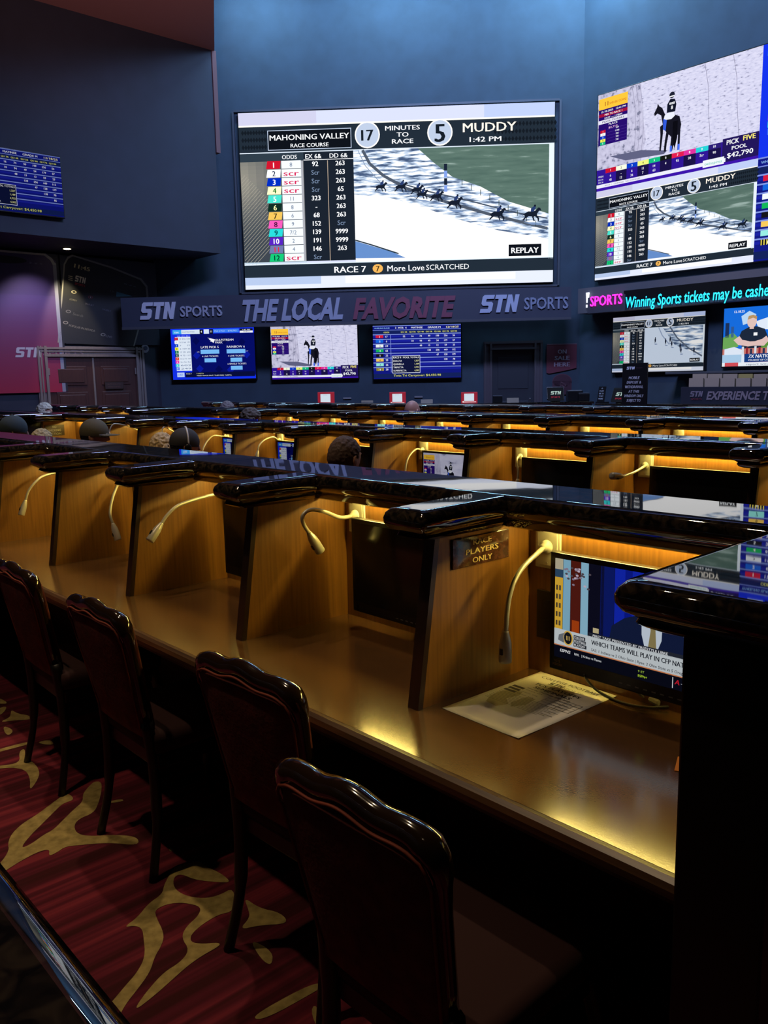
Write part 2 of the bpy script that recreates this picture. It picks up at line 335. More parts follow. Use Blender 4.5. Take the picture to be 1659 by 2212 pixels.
def pickfive():
    c = Canvas(1000, 555)
    c.rect(0, 0, 1000, 555, (60, 20, 170), 0); c.rect(0, 0, 1000, 432, 'sand_light', 1)
    c.poly([(0, 0), (290, 0), (300, 150), (330, 320), (300, 432), (0, 432)], 'sand', 1.2)
    for x in (250, 275, 300, 700, 860): c.line([(x-20, 0), (x+4, 120), (x+12, 260), (x+30 if x > 600 else x, 430)], 2.5, (140, 138, 165), 1.5)
    c.poly([(90, 366), (300, 372), (470, 408), (450, 424), (200, 410)], (96, 98, 130), 1.6)
    c.rect(6, 26, 204, 88, (255, 200, 60), 2); c.text('l l', 60, 58, 26, (150, 60, 30), 22, bold=.02).text('TAMPA BAY DOWNS', 135, 62, 14, (200, 90, 20), 120)
    c.rect(6, 88, 204, 292, (38, 12, 110), 2); c.rect(6, 112, 204, 130, (160, 20, 60), 2.4); c.rect(6, 148, 204, 170, (225, 225, 240), 2.4)
    for i, (t, w, col) in enumerate((('12-18-2025   12:41 PM', 170, WH), ('MIN TO RACE 1', 120, WH), ('FAST --- | FIRM', 120, WH), ('POOL TOTALS', 150, (40, 30, 90)), ('PLACE', 60, WH), ('$2,719', 62, (240, 190, 230)))): c.text(t, 108, 101+i*19.5, 11, col, w, bold=.02)
    for i, (t, bg) in enumerate((('569', (200, 20, 50)), ('1,006', WH), ('556', (10, 60, 200)), ('343', (240, 240, 90)), ('242', (20, 190, 130)))):
        c.rect(20, 206+i*17, 56, 222+i*17, bg, 3); c.text(str(i+1), 38, 214+i*17, 10, BK if i in (1, 3) else WH, bold=.03); c.text(t, 138, 214+i*17-6, 10, WH, bold=.02); c.rect(70, 207+i*17, 200, 209+i*17, (70, 45, 140), 3)
    # horse seen from behind with jockey
    hc = (22, 22, 34)
    c.poly([(452, 250), (470, 230), (505, 222), (540, 240), (552, 285), (545, 330), (520, 345), (500, 420), (486, 420), (492, 340), (462, 310), (440, 280)], hc, 3)
    c.poly([(462, 300), (480, 300), (466, 370), (462, 412), (448, 412), (452, 360)], hc, 3); c.poly([(420, 270), (440, 260), (440, 310), (430, 402), (420, 402), (424, 320)], hc, 3)
    c.poly([(535, 300), (548, 300), (546, 420), (532, 420)], hc, 3); c.poly([(500, 260), (530, 260), (530, 350), (515, 410), (500, 350)], (12, 12, 20), 3.4)
    c.poly([(440, 275), (425, 210), (402, 195), (384, 205), (380, 190), (398, 160), (402, 140), (412, 158), (430, 170), (452, 215), (465, 250)], hc, 3)
    c.poly([(448, 215), (500, 200), (512, 230), (490, 244), (440, 240)], (235, 238, 250), 3.6); c.poly([(460, 205), (462, 160), (480, 135), (508, 140), (518, 170), (512, 208)], (18, 22, 40), 3.7)
    c.text('888', 492, 160, 13, WH, 34, bold=.03, l=6); c.text('8', 492, 182, 20, WH, bold=.03, l=6); c.ell(490, 116, 17, 17, (30, 34, 52), 4, 16); c.rect(474, 120, 506, 126, WH, 5)
    c.poly([(440, 232), (462, 244), (456, 300), (440, 290)], (50, 90, 220), 3.8); c.rect(486, 388, 499, 420, (70, 110, 240), 4); c.rect(534, 388, 547, 420, (70, 110, 240), 4)
    # bottom strip
    c.rect(0, 432, 800, 518, (48, 22, 150), 2); c.rect(800, 418, 1000, 540, (34, 22, 90), 2.2)
    cols = [(200, 20, 50), (245, 250, 225), (10, 60, 200), (240, 245, 130), (20, 190, 130), (20, 25, 20), (225, 30, 80), (225, 50, 160), (40, 210, 215), (45, 30, 120)]
    od = ['6', '-', '6', '11', '14', '4', '95', '28', 'Scr', '90']; o2 = ['45', '12', '26', '7', '63', '', '', '', '', '']
    for i in range(10):
        x = 62+i*73; c.rect(x, 432, x+73, 458, cols[i], 3); c.text(str(i+1), x+36, 445, 13, BK if i in (1, 3) else WH, bold=.03)
        if i % 2: c.rect(x, 458, x+73, 518, (26, 18, 70), 2.5)
        c.text(od[i], x+36, 476, 14, WH, bold=.02)
        if o2[i]: c.text(o2[i], x+36, 500, 14, WH, bold=.02)
    c.text('ODDS', 30, 472, 10, WH, 36, bold=.02).text('EX 26', 30, 490, 9, WH, 34).text('DD 26', 30, 506, 9, WH, 34)
    c.rect(0, 518, 820, 538, (235, 235, 250), 3); c.text('RACE 1   CHANGES   NO CHANGES', 180, 528, 9, (90, 90, 120), 240); c.rect(690, 508, 812, 546, (240, 245, 250), 3.5); c.text('twinspires', 750, 528, 16, (60, 190, 170), 100)
    c.text('PICK', 858, 440, 26, WH, 70, bold=.03).text('FIVE', 948, 436, 26, (255, 240, 120), 68, bold=.03).text('POOL', 895, 474, 20, WH, 84, bold=.03).text('$42,790', 900, 508, 26, WH, 144, bold=.03)
    return c

def matinee():
    c = Canvas(1000, 590)
    c.rect(0, 0, 1000, 590, (18, 26, 130), 0)
    for i in range(8): c.rect(0, 95+i*52, 1000, 104+i*52, (130, 150, 225), 1); c.rect(0, 112+i*52, 1000, 130+i*52, (26, 34, 160), .8)
    c.rect(0, 0, 1000, 8, (120, 140, 220), 1); c.rect(0, 48, 1000, 54, (120, 140, 220), 1); c.rect(0, 56, 1000, 92, (20, 34, 92), 1)
    c.text('WHEELING ISLAND', 105, 28, 16, (150, 200, 255), 175); c.text('3  MTR  4', 320, 28, 20, WH, 130, bold=.015).text('MATINEE', 502, 28, 20, WH, 130, bold=.015).text('GRADE M', 698, 28, 20, WH, 145, bold=.015).text('12/18/25', 905, 28, 20, (255, 245, 170), 140, bold=.015)
    Y = (235, 235, 110)
    c.text('ODDS', 155, 75, 16, Y, 65, bold=.02)
    X = [355, 452, 545, 640, 735, 828, 920]
    for i, x in enumerate(X): c.text('QU %d&' % (i+2), x, 75, 15, Y, 74, bold=.02)
    R = [('1', '17', ['52', '16', '74', '99', '199', '256', '56'], (215, 30, 60)), ('2', '6', ['', '10', '94', '49', '54', '179', '57'], (20, 100, 220)), ('3', '1/9', ['', '', '48', '13', '12', '59', '23'], (240, 245, 250)), ('4', '62', ['', '', '', '138', '256', '449', '112'], (20, 180, 90)),
         ('5', '22', ['', '', '', '', '47', '128', '179'], (20, 20, 25)), ('6', '23', ['', '', '', '', '', '138', '78'], (245, 200, 90)), ('7', '26', ['', '', '', '', '', '', '85'], (150, 235, 225)), ('8', '28', [], (30, 30, 30))]
    for i, (n, o, vals, bg) in enumerate(R):
        y = 122+i*52-(0); c.rect(32, y-18, 118, y+14, bg, 2); c.text(n, 78, y, 20, BK if i in (2, 5, 6) else WH, bold=.03)
        if i == 7:
            for k in range(6): c.rect(36+k*15, y-18, 41+k*15, y+14, (250, 230, 90), 2.5)
        c.text(o, 155, y, 22, WH, bold=.02)
        for x, v in zip(X, vals):
            if v: c.text(v, x, y, 20, WH, bold=.02)
    c.rect(200, 100, 206, 520, (130, 150, 225), 1.4)
    c.rect(215, 335, 535, 530, (225, 232, 250), 4); c.rect(220, 340, 530, 525, (16, 22, 60), 5); c.text('RACE 4 - POOL TOTALS', 375, 356, 18, WH, 295, bold=.02, l=7)
    for i, (a, b_) in enumerate((('EXACTA', '1,227'), ('QUINELLA', '1,109'), ('TRIFECTA', '4,752'), ('SUPERFECTA', '4,302'))): c.text(a, 228, 393+i*36, 19, WH, al='l', bold=.015, l=7); c.text(b_, 522, 393+i*36, 18, (240, 240, 170), al='r', bold=.02, l=7)
    c.rect(0, 535, 1000, 580, (20, 34, 92), 5); c.text('Twin Tri Carryover: $4,450.98', 500, 556, 24, (240, 240, 110), 540, l=7)
    return c

def gulfstream():
    c = Canvas(1000, 570); B1 = (10, 22, 140); LB = (120, 190, 250)
    c.rect(0, 0, 1000, 570, (20, 50, 235), 0); c.rect(235, 60, 1000, 530, (6, 14, 104), 1)
    for i, (x, y) in enumerate(((300, 140), (330, 450), (560, 460), (700, 470), (850, 160), (900, 300), (640, 140), (300, 300))): c.poly([(x-45, y), (x, y-45), (x+45, y), (x, y+45)], (10, 26, 160) if i % 2 else (4, 10, 84), 1.4)
    c.rect(25, 12, 130, 60, (60, 170, 245), 2); c.text('TDN', 70, 40, 18, WH, bold=.02); c.rect(130, 12, 350, 60, (220, 235, 250), 2); c.text('GULFSTREAM PARK', 215, 36, 13, (30, 60, 120), 150); c.rect(350, 12, 392, 60, BK, 2); c.text('4', 370, 36, 24, WH, bold=.03); c.rect(400, 12, 462, 60, (220, 235, 250), 2); c.rect(466, 12, 510, 60, BK, 2); c.text('11', 488, 36, 22, WH, bold=.03)
    c.rect(515, 12, 820, 52, (60, 130, 245), 2); c.text('Pick 6 Pool', 590, 32, 15, (200, 225, 255), 120).text('$70,793', 740, 32, 15, (200, 225, 255), 100); c.rect(830, 12, 985, 34, BK, 2); c.rect(830, 36, 985, 58, WH, 2); c.text('1:42 PM', 908, 24, 11, WH, 90).text('TAPETA', 908, 47, 12, BK, 80)
    c.rect(50, 90, 235, 470, (225, 236, 250), 2); cols = [(205, 20, 45), (248, 250, 255), (20, 70, 200), (240, 235, 40), (10, 120, 60), (20, 60, 30), (230, 60, 20), (240, 60, 180), (60, 220, 215), (60, 110, 240)]
    vals = ['13 236 134', '5-2 66 131', '7      77', '6 159 35', '12 231 602', '4 75 117', '5-2 71 101', 'Scr Scr Scr', '     602', '     249']
    c.text('WIN  DD 4  EX 4', 150, 80, 10, WH, 150)
    for i in range(10): y = 112+i*37; c.rect(42, y-16, 85, y+16, cols[i], 3); c.text(str(i+1), 62, y, 16, WH if i not in (1, 3) else BK, bold=.03); c.text(vals[i], 165, y, 17, (60, 90, 140), 125)
    c.rect(52, 490, 140, 540, (190, 210, 250), 2); c.text('1/ST', 95, 515, 24, (60, 110, 230), bold=.02); c.rect(150, 490, 990, 545, (8, 14, 60), 2); c.text('RACE 7', 195, 505, 11, WH, 65); c.text('TAPETA', 330, 505, 13, (220, 220, 160), 90).text('MAIN TRACK-FAST, TURF-FIRM, TAPETA', 500, 528, 12, WH, 420, bold=.01)
    c.poly([(440, 105), (530, 125), (510, 165), (490, 150), (470, 145), (480, 135), (455, 128), (468, 120)], WH, 3)
    c.text('GULFSTREAM', 640, 132, 24, WH, 220, bold=.01).text('PARK', 575, 160, 22, WH, 88, bold=.01)
    c.text('LATE PICK 5', 462, 210, 25, WH, 215, bold=.01).text('RAINBOW 6', 775, 210, 25, WH, 215, bold=.01)
    for x in (462, 775):
        c.rect(x-112, 238, x+112, 285, LB, 3); c.text('4 LIVE TICKETS', x, 312, 18, WH, 195); c.rect(x-70, 335, x+70, 380, LB, 3)
    c.text('6 SINGLE TICKETS', 780, 402, 18, WH, 225); c.rect(705, 425, 845, 470, LB, 3); c.text('CARRY', 322, 262, 8, WH, 30).text('CARRY', 906, 262, 8, WH, 30)
    return c

def studio():
    c = Canvas(1000, 600)
    c.rect(0, 0, 1000, 600, (24, 110, 225), 0); c.poly([(180, 90), (260, 40), (330, 80), (300, 150), (200, 180)], (190, 220, 250), 1); c.poly([(330, 150), (470, 110), (480, 240), (360, 230)], (230, 240, 255), 1)
    c.rect(20, 150, 60, 300, (30, 50, 90), 1); c.rect(80, 190, 110, 300, (50, 90, 150), 1); c.poly([(0, 300), (100, 250), (170, 320), (160, 400), (0, 420)], (110, 170, 90), 1)
    c.poly([(400, 330), (480, 300), (490, 460), (380, 460)], (90, 150, 60), 1); c.rect(488, 0, 505, 500, (70, 90, 130), 2); c.rect(505, 0, 1000, 600, (205, 225, 235), 2); c.ell(760, 420, 170, 190, (30, 130, 190), 3); c.ell(760, 200, 75, 95, (225, 190, 170), 3)
    c.poly([(150, 330), (190, 240), (260, 205), (340, 200), (420, 230), (460, 320), (400, 350), (390, 430), (200, 430), (190, 330)], (30, 42, 62), 3)
    c.poly([(110, 330), (170, 290), (200, 330), (280, 350), (330, 350), (400, 330), (440, 300), (470, 345), (420, 400), (320, 395), (260, 400), (160, 380)], (228, 195, 190), 4)
    c.ell(290, 150, 48, 62, (232, 200, 190), 4); c.poly([(245, 130), (255, 92), (300, 82), (338, 100), (338, 130), (300, 112)], (190, 150, 100), 5); c.rect(270, 200, 312, 225, (225, 190, 180), 3.5); c.rect(312, 262, 350, 292, WH, 5)
    c.poly([(0, 420), (500, 420), (500, 600), (0, 600)], (200, 120, 110), 3.5); c.poly([(20, 420), (120, 400), (220, 440), (240, 600), (20, 600)], (225, 235, 250), 4)
    for i in range(7): c.rect(200+i*42, 400+(i % 3)*12, 222+i*42, 480, ((220, 225, 235), (150, 40, 50), (40, 50, 80))[i % 3], 4.5)
    c.rect(0, 480, 200, 600, (170, 205, 235), 4.6); c.rect(230, 475, 1000, 560, (20, 60, 130), 6); c.text('7X NATIONAL CHAMPION', 270, 500, 36, WH, 560, al='l', bold=.03, shear=.15, l=8); c.text('CO-HOST OF COLLEGE GAMEDAY', 270, 540, 18, WH, 400, al='l', bold=.02, l=8)
    c.rect(0, 562, 1000, 600, (235, 242, 250), 6); c.rect(30, 562, 170, 600, (215, 80, 90), 7); c.text('report would not be a great', 250, 581, 20, (40, 60, 90), 560, al='l', l=8); c.text('12.18.25', 160, 40, 24, WH, bold=.02, l=8)
    return c

def sport_talk():
    c = Canvas(1000, 562); NV = (22, 32, 66)
    c.rect(0, 0, 1000, 562, (16, 18, 36), 0); c.rect(0, 0, 50, 400, (236, 185, 60), 1); c.rect(0, 0, 50, 60, (200, 190, 160), 1.2); c.rect(0, 60, 50, 105, (50, 80, 110), 1.2)
    for j in range(5): c.rect(8, 150+j*50, 18, 178+j*50, (70, 60, 50), 1.5); c.rect(26, 150+j*50, 38, 178+j*50, (90, 80, 60), 1.5)
    c.rect(52, 0, 98, 400, (140, 190, 215), 1); c.rect(100, 0, 160, 400, (90, 30, 22), 1); c.rect(110, 330, 155, 400, (180, 70, 20), 1.2); c.rect(162, 0, 208, 400, (150, 200, 225), 1); c.rect(210, 0, 300, 400, (16, 16, 34), 1); c.rect(280, 0, 360, 400, (16, 30, 110), 1); c.rect(362, 0, 520, 400, (22, 44, 190), 1); c.rect(420, 0, 460, 400, (14, 30, 150), 1.1); c.rect(520, 0, 640, 400, (24, 26, 60), 1)
    rr = random.Random(3)
    for i in range(26): x, y = 135+rr.gauss(0, 38), 40+abs(rr.gauss(0, 42)); c.ell(max(60, min(215, x)), y, 9, 6, rr.choice([(215, 195, 215), (150, 135, 155), (90, 80, 90)]), 2, 8)
    c.rect(640, 60, 1000, 400, (130, 40, 18), 1); c.poly([(760, 120), (900, 60), (1000, 160), (1000, 400), (760, 400)], (190, 70, 20), 1.3); c.rect(840, 180, 880, 400, (70, 20, 14), 1.5); c.poly([(760, 300), (880, 300), (880, 400), (760, 400)], (235, 150, 40), 1.6)
    c.ell(560, 120, 70, 96, (205, 150, 120), 3); c.poly([(490, 110), (488, 50), (520, 15), (590, 8), (635, 40), (636, 100), (615, 60), (540, 52), (510, 70), (503, 130)], (22, 18, 20), 4)
    c.ell(536, 118, 7, 4, (40, 25, 22), 4, 10); c.ell(588, 118, 7, 4, (40, 25, 22), 4, 10); c.rect(540, 165, 588, 171, (150, 80, 75), 4); c.poly([(520, 190), (605, 190), (600, 240), (530, 240)], (190, 135, 105), 2.8)
    c.poly([(330, 420), (350, 310), (420, 255), (515, 215), (560, 300), (625, 215), (720, 255), (790, 310), (810, 420)], NV, 3.5)
    c.poly([(515, 212), (535, 235), (570, 262), (610, 235), (628, 215), (625, 330), (600, 400), (540, 400), (518, 320)], (214, 226, 240), 4)
    c.poly([(560, 255), (590, 255), (600, 400), (552, 400), (566, 290)], (150, 135, 90), 5)
    c.rect(240, 345, 275, 372, (210, 195, 150), 3)
    c.rect(0, 396, 1000, 490, (214, 222, 226), 6); c.rect(215, 376, 1000, 400, (40, 44, 56), 6); c.text('FIRST TAKE PRESENTED BY FREESTYLE LIBRE', 240, 388, 14, WH, 420, al='l', bold=.02, shear=.1, l=8)
    c.rect(0, 486, 1000, 492, (225, 140, 90), 7); c.rect(0, 492, 1000, 562, (12, 14, 28), 6)
    c.poly([(30, 430), (70, 410), (90, 440), (60, 470), (25, 460)], (120, 125, 130), 7); c.ell(88, 438, 32, 42, (236, 190, 80), 7); c.ell(88, 438, 24, 34, (24, 26, 34), 8, 20); c.text('III', 88, 438, 26, (236, 200, 110), l=9)
    for i, t in enumerate(('COLLEGE', 'FOOTBALL', 'PLAYOFF')): c.rect(124, 412+i*22, 196+4*i, 432+i*22, (50, 54, 62), 7); c.text(t, 128, 422+i*22, 13, WH, (62, 72, 66)[i], al='l', bold=.02, l=9)
    c.text('WHICH TEAMS WILL PLAY IN CFP NATIONAL CHAMPIONSHIP', 232, 426, 27, (24, 28, 40), 820, al='l', bold=.035, l=8); 
    c.text('SAS: 1 Indiana vs 2 Ohio State | Ryan: 2 Ohio State vs 5 Oregon | Dan: 1 Indiana vs 2', 232, 468, 16, (40, 44, 56), 700, al='l', bold=.01, shear=.1, l=8)
    c.text('ESPN2', 38, 516, 17, WH, 66, al='l', bold=.04, shear=.2, l=8).text('NHL   | Kraken vs Flames', 130, 518, 14, WH, 165, al='l', bold=.01, l=8)
    c.text('9 ET', 505, 516, 12, (200, 240, 90), 34, al='l', l=8).text('ESPN+', 505, 540, 14, (200, 240, 60), 50, al='l', bold=.02, l=8); c.rect(688, 500, 692, 556, WH, 8)
    c.text('A', 712, 520, 26, (215, 30, 50), bold=.04, shear=.2, l=8).text('-', 736, 520, 20, WH, l=8).text('OU', 770, 520, 24, (220, 220, 230), bold=.03, l=8).text('CFP FIRST ROUND', 800, 512, 14, WH, 180, al='l', bold=.02, l=8).text('FRIDAY 8 PM', 800, 536, 14, WH, 120, al='l', bold=.02, l=8)
    return c
CV_MAH, CV_PICK, CV_MAT, CV_GULF = mahoning(), pickfive(), matinee(), gulfstream()

# ------------------------------------------------------------------ layout of the room (an octagon corner)
def plane_frame(P, rz):      # local x to the right along the wall, y into the wall
    m = Matrix.Rotation(rz, 4, 'Z'); m.translation = Vector((P.x, P.y, 0)); return m
A_F, A_R, A_L = math.radians(-2.95), math.radians(-47.95), math.radians(42.05)
nF = Vector((math.sin(-A_F), math.cos(-A_F), 0)); nR = Vector((math.sin(-A_R), math.cos(-A_R), 0)); nL = Vector((math.sin(-A_L), math.cos(-A_L), 0))
PF = Vector((0, 17.5, 0))
FL = at_plane(349, 860, PF, nF); FR = at_plane(1252, 700, PF, nF); FL.z = FR.z = 0
MF, MR, ML = plane_frame(FL, A_F), plane_frame(FR, A_R), plane_frame(FL, A_L)
def on(M, x, y, off=0.):
    """photo pixel -> (x, z) on a wall frame, off metres in front of it"""
    n = Vector((M[0][1], M[1][1], 0)); P = at_plane(x, y, M.translation - n*off, n)
    q = M.inverted() @ P; return q.x, q.z
FWL = (M0 := (MF.inverted() @ FR)).x     # front wall length
CEIL = 9.6
def xf(me, M, dx=0, dy=0, dz=0):
    me.transform(M @ Matrix.Translation((dx, dy, dz))); return me
def struct(name, me, mt=None):
    if isinstance(me, bmesh.types.BMesh): me = bm_mesh(me, name)
    o = obj(name, me, mt); o['kind'] = 'structure'; return o

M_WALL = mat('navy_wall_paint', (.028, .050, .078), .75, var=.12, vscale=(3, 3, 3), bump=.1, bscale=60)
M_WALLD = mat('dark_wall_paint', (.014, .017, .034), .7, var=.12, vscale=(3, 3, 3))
M_CEIL = mat('dark_ceiling_paint', (.02, .024, .04), .8)
M_SOFF = mat('plum_soffit_paint', (.13, .06, .065), .8)
M_FASC = mat('grey_fascia_vinyl', (.055, .058, .075), .5)
M_CASE = wood('taupe_casing', (.13, .105, .10), (.19, .155, .145), .45)
M_DOOR = wood('door_wood', (.045, .018, .017), (.065, .028, .024), .35)

# floor with inlaid carpet pattern
carpet = bmesh.new()
for q in [(-16, -6, 16, 26)]:
    f = carpet.faces.new([carpet.verts.new(v) for v in ((q[0], q[1], 0), (q[2], q[1], 0), (q[2], q[3], 0), (q[0], q[3], 0))])
SW = [[(0, 1090), (60, 1000), (50, 960), (70, 900), (140, 830), (240, 770), (330, 700), (400, 650), (440, 635), (480, 675), (400, 700), (340, 760), (270, 830), (180, 920), (130, 990), (200, 960), (280, 900), (340, 870), (400, 810), (470, 740), (530, 690), (530, 640), (560, 600), (600, 560), (650, 560), (650, 620), (630, 700), (600, 760), (500, 800), (470, 850), (500, 900), (600, 910), (700, 900), (880, 910), (890, 970), (700, 950), (520, 965), (420, 975), (370, 1010), (310, 1040), (320, 990), (240, 1010), (130, 1070), (50, 1120), (0, 1160), (-120, 1250), (-150, 1200)],
      [(-150, 470), (0, 460), (130, 440), (120, 370), (160, 345), (160, 400), (230, 450), (255, 500), (240, 550), (190, 620), (195, 550), (170, 490), (100, 470), (0, 475), (-150, 500)],
      [(590, 2109), (700, 1990), (800, 1870), (880, 1780), (930, 1680), (920, 1560), (910, 1500), (860, 1480), (790, 1495), (880, 1430), (950, 1340), (1040, 1280), (1050, 1220), (1100, 1130), (1130, 1100), (1280, 1065), (1310, 1100), (1420, 1150), (1480, 1205), (1400, 1205), (1250, 1190), (1160, 1150), (1110, 1170), (1110, 1240), (1180, 1290), (1300, 1310), (1400, 1290), (1500, 1235), (1500, 1390), (1400, 1410), (1300, 1470), (1220, 1540), (1220, 1590), (1300, 1600), (1400, 1590), (1410, 1610), (1300, 1670), (1200, 1740), (1100, 1830), (1000, 1920), (880, 2015), (870, 2000), (950, 1890), (1050, 1780), (1150, 1720), (1215, 1640), (1160, 1560), (1190, 1490), (1270, 1420), (1290, 1360), (1180, 1335), (1080, 1340), (990, 1380), (1000, 1430), (1050, 1530), (1040, 1600), (990, 1680), (960, 1780), (880, 1890), (800, 1990), (740, 2109), (600, 2250), (450, 2260)],
      [(1560, 1300), (1659, 1370), (1800, 1400), (1850, 1470), (1659, 1480), (1530, 1510), (1600, 1430), (1590, 1380)],
      [(1610, 2080), (1700, 2010), (2000, 1850), (2080, 1860), (2010, 1910), (1700, 2080)],
      [(230, 310), (320, 290), (350, 320), (300, 325)], [(20, 200), (90, 230), (60, 265), (30, 250)], [(680, 690), (780, 670), (795, 685), (690, 700)], [(1085, 985), (1110, 990), (1100, 1010), (1080, 1000)]]
def chaikin(P, n=2):
    for _ in range(n):
        Q = []
        for a, b_ in zip(P, P[1:]+P[:1]): Q += [(a[0]*.75+b_[0]*.25, a[1]*.75+b_[1]*.25), (a[0]*.25+b_[0]*.75, a[1]*.25+b_[1]*.75)]
        P = Q
    return P
TR = math.radians(-42.05); uu = Vector((math.sin(TR), math.cos(TR), 0)); nn = Vector((math.cos(TR), -math.sin(TR), 0))
swirls = []
for P in SW:
    pts = [at_z(x/2.9625, 1500+y/2.9625, 0) for x, y in chaikin(P, 2)]
    swirls.append([Vector((p.x, p.y, .0015)) for p in pts])
for du in range(-2, 9):
    for dn in range(-3, 6):
        if -2*0 == 1: continue
        off = uu*(2.1*du) + nn*(1.9*dn) + uu*(.55*(dn % 2))
        if off.length < .01 or du % 1 == 0:
            for pts in swirls:
                c0 = pts[0]+off
                if abs(c0.x) < 15 and -5 < c0.y < 20:
                    f = carpet.faces.new([carpet.verts.new(p+off) for p in pts]); f.material_index = 1
bmesh.ops.triangulate(carpet, faces=[f for f in carpet.faces if f.material_index == 1])
for f in carpet.faces:
    if f.normal.z < 0: f.normal_flip()
me = bpy.data.meshes.new('floor'); carpet.to_mesh(me); carpet.free()
M_CARP, nt, b = newmat('striped_carpet'); b.inputs['Roughness'].default_value = .95; b.inputs['Specular IOR Level'].default_value = .1
tc = nt.nodes.new('ShaderNodeTexCoord'); mp = nt.nodes.new('ShaderNodeMapping'); mp.inputs['Rotation'].default_value = (0, 0, -A_R); mp2 = nt.nodes.new('ShaderNodeMapping'); mp2.inputs['Scale'].default_value = (24, .45, 1)
n = nt.nodes.new('ShaderNodeTexNoise'); n.inputs['Scale'].default_value = 1; n.inputs['Detail'].default_value = 2.5
r = nt.nodes.new('ShaderNodeValToRGB'); e = r.color_ramp.elements; e[0].position = .36; e[0].color = (.052, .011, .013, 1); e[1].position = .66; e[1].color = (.22, .028, .042, 1); x_ = e.new(.52); x_.color = (.105, .014, .026, 1)
nt.links.new(tc.outputs['Object'], mp.inputs['Vector']); nt.links.new(mp.outputs['Vector'], mp2.inputs['Vector']); nt.links.new(mp2.outputs['Vector'], n.inputs['Vector']); nt.links.new(n.outputs['Fac'], r.inputs['Fac']); nt.links.new(r.outputs['Color'], b.inputs['Base Color'])
M_CARP2 = mat('gold_carpet_swirl', (.36, .27, .095), .95, spec=.1, var=.3, vscale=(30, 30, 1))
me.materials.append(M_CARP); me.materials.append(M_CARP2)
struct('floor', me)

# walls and ceilings
struct('wall_front', xf(bm_mesh(bx(-.0, FWL, 0, .2, 0, CEIL), 'w'), MF), M_WALL)
struct('wall_right', xf(bm_mesh(bx(0, 13.5, 0, .2, 0, CEIL), 'w'), MR), M_WALL)
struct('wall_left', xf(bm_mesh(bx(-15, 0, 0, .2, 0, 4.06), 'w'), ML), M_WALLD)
UPO = 1.6
ux1 = on(ML, 466, 330, UPO)[0]
lowc = on(ML, 455, 108, UPO)[1]; sof = on(ML, 168, 517, UPO)[1]
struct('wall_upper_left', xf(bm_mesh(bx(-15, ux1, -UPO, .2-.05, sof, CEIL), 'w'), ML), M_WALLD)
bm = bmesh.new(); box(bm, ux1+.01, ux1+.10, -UPO-.02, -UPO+.12, on(ML, 470, 330, UPO)[1], lowc)
struct('trim_1', xf(bm_mesh(bm, 't'), ML), M_SOFF)
# low plum ceiling over the left side: its edge runs back towards the visitors
e0 = ML @ Vector((ux1+.08, -UPO, 0)); hd = math.radians(-11)
edge = [Vector((e0.x, e0.y, 0)), Vector((e0.x, e0.y, 0))-Vector((math.sin(hd), math.cos(hd), 0))*17]
lft = ML @ Vector((-15, -UPO, 0)); far = lft - Vector((0, 14, 0))
bm = bmesh.new(); pts = [(lft.x, lft.y), (edge[0].x, edge[0].y), (edge[1].x, edge[1].y), (far.x, edge[1].y)]
prism_z(bm, pts, lowc, lowc+.25); struct('ceiling_low', bm, M_SOFF)
struct('ceiling', bx(-16, 16, -6, 26, CEIL, CEIL+.15), M_CEIL)
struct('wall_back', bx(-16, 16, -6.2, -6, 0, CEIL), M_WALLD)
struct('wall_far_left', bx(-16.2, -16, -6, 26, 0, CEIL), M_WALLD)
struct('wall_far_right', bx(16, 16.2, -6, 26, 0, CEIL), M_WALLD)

# ------------------------------------------------------------------ screens on the walls
def wall_frame_obj(name, M, x, z, off, label, cat, group=None):
    """empty on a wall, centre bottom of the thing"""
    o = empty(name, label=label, cat=cat, group=group)
    P = M @ Vector((x, -off, z)); o.location = P; o.rotation_euler = (0, 0, M.to_euler().z); return o
def wall_screen(name, M, q, cv, label, cat='screen', off=.1, depth=.09, bez=.02, k=1.3, kind='display_panel', group=None):
    """q = four photo pixels: left x, right x, top-left y, bottom-left y sampled as points"""
    (x0, z0), (x1, z1) = q
    w, h = x1-x0, z0-z1
    root = wall_frame_obj(name, M, (x0+x1)/2, z1, off, label, cat, group)
    bm = bmesh.new(); box(bm, -w/2-bez, w/2+bez, 0, depth, -bez, h+bez, .008); obj('housing', bm, M_BLK, root)
    cvv = Canvas(cv.w, cv.h, 'glow', k); cvv.S = cv.S
    obj('picture', cvv.mesh('picture', w, h, z0=h, eps=min(.0015, w*.0003)), None, root, loc=(0, -.003, 0))
    return root
def pxr(M, TL, BR, off): return on(M, *TL, off), on(M, *BR, off)

(a, b_), (c, d) = pxr(MF, (514, 245), (1194, 609), .12)
big = wall_screen('video_wall', MF, ((a, b_), (c, d)), CV_MAH, 'giant video screen on the front wall showing the muddy race replay and odds table', off=.12, depth=.12, bez=.012, k=1.12)
bm = bmesh.new(); w, h = c-a, b_-d
for s in (-1, 1): box(bm, s*(w/2+.12)-.02, s*(w/2+.12)+.02, .05, .12, -.06, h+.06)
box(bm, -w/2-.1, w/2+.1, .05, .12, h+.04, h+.08); box(bm, -w/2-.1, w/2+.1, .05, .12, -.08, -.04)
obj('surround_frame', bm, M_STEEL if False else mat('slate_frame', (.05, .06, .08), .5), big)

